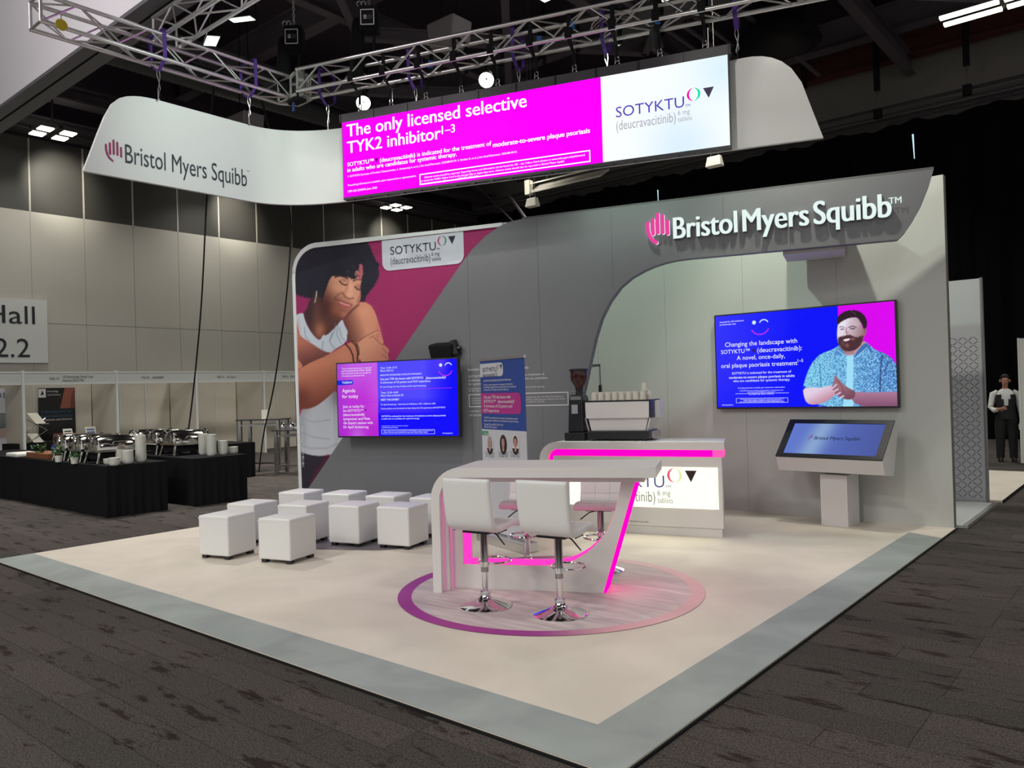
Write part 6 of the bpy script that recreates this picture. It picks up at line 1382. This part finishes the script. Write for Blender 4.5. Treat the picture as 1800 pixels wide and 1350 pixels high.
for i, (dx, dy) in enumerate(((-.55, -.1), (-.43, .05), (-.34, -.12), (.25, .0), (.4, .1), (.12, -.1))):
    w = Fr((-14.75, 10.45, .95), 30).w(dx, dy, 0)
    lb = 'shiny steel jug standing among others on the lower steel table'
    if t0 is None:
        t0 = thing('steel_jug', lb, 'jug', tuple(w), 0, 'steel jugs on the lower steel table')
        MB().lathe([(0, 0), (.06, 0), (.07, .05), (.055, .12), (.04, .15), (.045, .17), (0, .17)], (0, 0, 0), M_chrome, 16).build('body', t0, smooth=True)
        MB().tube([(.05, 0, .14), (.1, 0, .12), (.1, 0, .07), (.06, 0, .04)], .008, M_chrome, 6).build('handle', t0, smooth=True)
        MB().lathe([(.015, .17), (.018, .19), (0, .2)], (0, 0, 0), M_chrome, 10).build('lid_knob', t0, smooth=True)
    else: dup(t0, tuple(w), 40*i, lb)
for i, (dx, dy) in enumerate(((-.2, -.1), (-.05, .05), (.0, -.15))):
    w = Fr((-14.75, 10.45, .95), 30).w(dx, dy, 0); bowl(tuple(w), 'cream cup among the jugs on the lower steel table', 'cups on the lower steel table')

# ================================================================== beyond the white wall
nb = thing('neighbour_floor', 'pale low floor of the next stand behind the white wall', 'raised floor', (0, 0, ZF))
MB().bx(-7, -1.87, 10.12, 12.1, .004, .035, mat('pale_floor', (0, 0, 0), .5, alb=(.50, .52, .52))).build('deck', nb)
MB().bx(-1.87, -1.82, 10.12, 12.1, .004, .04, M_alu).build('edge_trim', nb)
nb = thing('neighbour_floor', 'cream floor of the stand beyond the patterned panel', 'raised floor', (0, 0, ZF))
MB().bx(-8, -1.80, 12.35, 16.2, .004, .035, M_deck).build('deck', nb)
MB().bx(-1.80, -1.79, 12.35, 16.2, .004, .04, M_blackm).build('edge_trim', nb)
lp = Fr((0, 12.15, 0), 0)
pt = tfr('patterned_panel', 'tall grey panel with diamond lattice print behind the white wall', 'partition panel', lp)
MB().bx(-4.5, -1.955, 0, .08, 0, 3.02, mat('lattice_panel', (0, 0, 0), .5, alb=(.52, .53, .57))).build('board', pt)
MB().bx(-1.955, -1.93, -.01, .09, 0, 3.03, mat('panel_profile', (0, 0, 0), .4, alb=(.22, .22, .23))).build('edge_profile', pt)
q = MB(); dz = .056; dxx = .062; ins_ = .13
zz = .1
for r_ in range(39):
    for c_ in range(12):
        x0 = -1.99-c_*dxx; z0_ = .06+r_*dz
        for (xa, za, xb, zb) in ((x0, z0_, x0-dxx, z0_+dz), (x0-dxx, z0_, x0, z0_+dz)):
            if (r_+c_) % 2 == (0 if xa > xb else 1):
                q.flat(stroke([(xa+(xb-xa)*ins_, za+(zb-za)*ins_), (xb-(xb-xa)*ins_, zb-(zb-za)*ins_)], 0.006, 2), -.003, M_dtext)
q.build('lattice_print', pt)
rp = Fr((0, 18.1, 0), 0); a, b = rp.pl(1791, 595), rp.pl(1795, 812)
pt = thing('white_panel', 'white partition panel edge cut by the right border of the photo', 'partition panel', (a[0], 18.1, ZF))
MB().bx(0, 2.2, 0, .06, 0, a[1]-ZF, M_white2).build('board', pt); MB().bx(-.03, .0, -.01, .07, 0, a[1]-ZF+.01, M_post).build('edge_profile', pt)

# ---- waiter standing in the dark beyond
wx, wy = -2.56, 18.3
pr = thing('person', 'person in dark waistcoat, white shirt and dark trousers standing far back by the drape', 'person', (wx, wy, ZF), 12)
M_skin = mat('skin', (0, 0, 0), .5, alb=(.42, .20, .14)); M_hair = mat('hair_dark', (0, 0, 0), .7, alb=(.012, .009, .008)); M_shirt = mat('shirt_white', (0, 0, 0), .7, alb=(.62, .64, .64)); M_vest = mat('waistcoat_black', (0, 0, 0), .8, alb=(.008, .008, .010)); M_trou = mat('trousers_black', (0, 0, 0), .85, alb=(.007, .007, .008))
# skeleton: joints in metres, facing -y
J = {'pel': (0, 0, .92, .125, .10), 'wst': (0, .0, 1.06, .115, .09), 'chs': (0, .01, 1.27, .14, .10), 'nkb': (0, .02, 1.44, .06, .06), 'nek': (0, .0, 1.50, .05, .052), 'jaw': (0, -.03, 1.545, .055, .07), 'fac': (0, -.02, 1.61, .072, .092), 'crn': (0, -.01, 1.68, .062, .078)}
sk = bpy.data.meshes.new('body'); names_ = list(J); V_ = [J[k_][:3] for k_ in names_]; rad = [J[k_][3:] for k_ in names_]; E_ = [(i, i+1) for i in range(len(names_)-1)]
def chain(start, pts):
    prev = start
    for x, y, z, r1, r2 in pts: V_.append((x, y, z)); rad.append((r1, r2)); E_.append((prev, len(V_)-1)); prev = len(V_)-1
    return prev
for s_ in (-1, 1):
    chain(0, [(s_*.09, 0, .86, .09, .09), (s_*.10, -.01, .50, .06, .06), (s_*.105, .0, .48, .058, .058), (s_*.11, .015, .10, .04, .042), (s_*.11, -.03, .045, .04, .04), (s_*.12, -.14, .035, .036, .03)])
hands = []
e = chain(2, [(-.15, .01, 1.38, .065, .06), (-.20, .01, 1.35, .055, .055), (-.25, .03, 1.10, .043, .043), (-.20, -.13, 1.03, .033, .033), (-.13, -.22, 1.06, .027, .024)]); hands.append((e, (-.13, -.22, 1.06), Vector((.8, -.45, .15))))
e = chain(2, [(.15, .01, 1.38, .065, .06), (.20, .01, 1.35, .055, .055), (.245, .04, 1.09, .043, .043), (.265, -.02, .88, .032, .032), (.268, -.035, .83, .027, .023)]); hands.append((e, (.268, -.035, .83), Vector((.02, -.2, -1))))
for e, hp, hd_ in hands:
    hd_ = hd_.normalized(); sd = hd_.cross(Vector((0, 1, 0))).normalized() if abs(hd_.y) < .9 else Vector((1, 0, 0))
    pe = chain(e, [(*(Vector(hp)+hd_*.05), .032, .018)])
    for k_, (off, ln) in enumerate(((-.027, .065), (-.009, .078), (.009, .072), (.026, .056))):
        p0_ = Vector(hp)+hd_*.085+sd*off; p1__ = p0_+hd_*ln*.5; p2_ = p1__+(hd_*.6+Vector((0, -.5, -.2))).normalized()*ln*.5
        chain(pe, [(*p0_, .010, .010), (*p1__, .009, .009), (*p2_, .007, .007)])
    p0_ = Vector(hp)+hd_*.03-sd*.035; chain(e, [(*p0_, .012, .012), (*(p0_+hd_*.035-sd*.015), .009, .009)])
sk.from_pydata(V_, E_, []); sk.materials.append(M_skin); body = bpy.data.objects.new('body', sk); COL.objects.link(body); body.parent = pr
mo = body.modifiers.new('skin', 'SKIN'); mo.use_smooth_shade = True
for i, r_ in enumerate(rad): sk.skin_vertices[0].data[i].radius = r_; sk.skin_vertices[0].data[i].use_root = (i == 0)
body.modifiers.new('sub', 'SUBSURF').levels = 1; body.modifiers['sub'].render_levels = 2
def ring(cx, cy, z, rx, ry, n=20): return [(cx+rx*math.cos(2*PI*i/n), cy+ry*math.sin(2*PI*i/n), z) for i in range(n)]
MB().loft([ring(0, -.005, z, rx, ry) for z, rx, ry in ((.86, .165, .125), (1.0, .15, .115), (1.1, .15, .115), (1.25, .175, .125), (1.36, .17, .11), (1.42, .11, .08), (1.45, .07, .068))], M_shirt).build('shirt', pr, smooth=True)
for (pa) in (((-.13, .01, 1.385), (-.205, .01, 1.35), (-.255, .035, 1.09), (-.20, -.135, 1.025), (-.16, -.19, 1.045)), ((.13, .01, 1.385), (.205, .01, 1.35), (.25, .045, 1.09), (.27, -.01, .90), (.27, -.02, .87))): MB().tube(pa, [.058, .064, .054, .046, .042], M_shirt, 14).build('sleeve', pr, smooth=True, angle=70)
m = MB()
rings = [[(x*1.04, y*1.06-.004, z) for x, y, z in ring(0, -.005, z_, rx, ry, 28)] for z_, rx, ry in ((.85, .165, .128), (1.0, .153, .118), (1.12, .153, .118), (1.25, .176, .128), (1.34, .165, .115))]
vs = [p for r_ in rings for p in r_]; ff = []
for i in range(len(rings)-1):
    for j in range(28):
        j2 = (j+1) % 28; an = 2*PI*(j+.5)/28; front = abs(an-1.5*PI); gap_ = (.0, .0, .18, .42)[i]
        if front > gap_ or gap_ == 0: ff.append((i*28+j, i*28+j2, (i+1)*28+j2, (i+1)*28+j))
m.add(vs, ff, M_vest); m.build('waistcoat', pr, smooth=True)
for s_ in (-1, 1): MB().tube([(s_*.07, .0, .92), (s_*.095, -.005, .70), (s_*.105, -.005, .50), (s_*.11, .01, .25), (s_*.112, .01, .07)], [.115, .105, .085, .075, .07], M_trou, 16).build('trouser_leg', pr, smooth=True, angle=70)
for s_ in (-1, 1): MB().loft([[(s_*.115+x*.9, y-.05, z) for x, y, z in ring(0, 0, z_, .055*k_, .14*k_, 16)] for z_, k_ in ((0, 1), (.04, .98), (.075, .7))], M_black).build('shoe', pr, smooth=True)
MB().loft([[(x, y, z) for x, y, z in ring(0, cy_, z_, rx, ry, 20)] for z_, cy_, rx, ry in ((1.58, .045, .055, .045), (1.64, .028, .074, .07), (1.69, .008, .074, .088), (1.725, .0, .058, .072), (1.745, .0, .02, .03))], M_hair).build('hair', pr, smooth=True)
q = MB(); q.hexa([(-.012, -.118, 1.585), (.012, -.118, 1.585), (.012, -.09, 1.58), (-.012, -.09, 1.58), (-.006, -.11, 1.63), (.006, -.11, 1.63), (.006, -.09, 1.63), (-.006, -.09, 1.63)], M_skin); q.build('nose', pr, smooth=True)
for s_ in (-1, 1):
    MB().lathe([(0, -.008), (.011, 0), (0, .008)], (s_*.03, -.103, 1.628), M_hair, 10).build('eye', pr); MB().lathe([(.008, -.03), (.02, 0), (.01, .03)], (s_*.083, -.01, 1.61), M_skin, 8).build('ear', pr, smooth=True)
MB().bx(-.024, .024, -.112, -.1, 1.553, 1.561, mat('lips', (0, 0, 0), .5, alb=(.25, .06, .05))).build('mouth', pr)
t = thing('napkin', 'white cloth held in the waiter’s lowered hand', 'cloth', (wx+.27, wy-.06, .62)); 
MB().loft([[(x, y, z) for x, y, z in ring(0, 0, z_, rx, ry, 10)] for z_, rx, ry in ((0, .05, .03), (.08, .06, .03), (.16, .03, .025), (.2, .015, .015))], M_shirt).build('folds', t, smooth=True)

# ------------------------------------------------------------------ counter end follows the sight line of the stand
for o in co.children:
    if o.type == 'MESH' and o.name.split('.')[0] in ('worktop', 'light_band', 'light_band_end', 'front_panel', 'plinth'):
        for v in o.data.vertices:
            if v.co.x > -.6: v.co.x -= .15*max(0, v.co.y)

# ------------------------------------------------------------------ pieces of pieces hang on their own part
SUB = {'bar_stool': {'lever': 'seat_plate', 'seams': 'seat_shell', 'piping': 'seat_shell', 'ring_clamp': 'foot_ring', 'collar': 'base'}, 'chain_hoist': {'label_plate': 'motor', 'cover': 'motor', 'hook': 'motor'}, 'spotlight': {'lens': 'housing'}, 'floodlight': {'lens': 'housing'},
       'ratchet_strap': {'ratchet': 'loop'}, 'purple_sling': {'hook': 'wire'}, 'coffee_grinder': {'hopper_lid': 'hopper', 'lever': 'collar', 'sticker': 'body'}, 'espresso_machine': {'foot': 'drip_base', 'side_tap': 'drip_base'}, 'chafing_dish': {'handle': 'lid', 'burner': 'shade_box'},
       'cube_seat': {'seam': 'cushion'}, 'exhibition_booth': {'title': 'fascia'}, 'television': {'lettering': 'screen', 'text_frame': 'screen', 'smile_symbol': 'screen', 'triangle': 'screen'}, 'led_screen': {'text_frame': 'magenta_display', 'lettering': 'magenta_display', 'triangle': 'magenta_display', 'brand_mark': 'white_display'},
       'touchscreen_kiosk': {'bezel': 'housing', 'lettering': 'screen', 'hand_emblem': 'screen'}, 'roll_up_banner': {'lettering': 'sheet', 'portrait': 'sheet', 'colour_blocks': 'sheet'}, 'coffee_counter': {'lettering': 'backlit_panel', 'small_print': 'front_panel'}, 'paper_cup': {'rim': 'body'}, 'steel_jug': {'handle': 'body', 'lid_knob': 'body'}, 'poster': {'lettering': 'picture'}}
base = lambda o: o.name.split('.')[0]
for r_ in [o for o in COL.objects if o.parent is None]:
    mp_ = SUB.get(base(r_))
    if not mp_: continue
    ch = list(r_.children)
    for c in ch:
        tgt = mp_.get(base(c))
        if tgt:
            pa_ = [x for x in ch if base(x) == tgt]
            if pa_: c.parent = pa_[0]
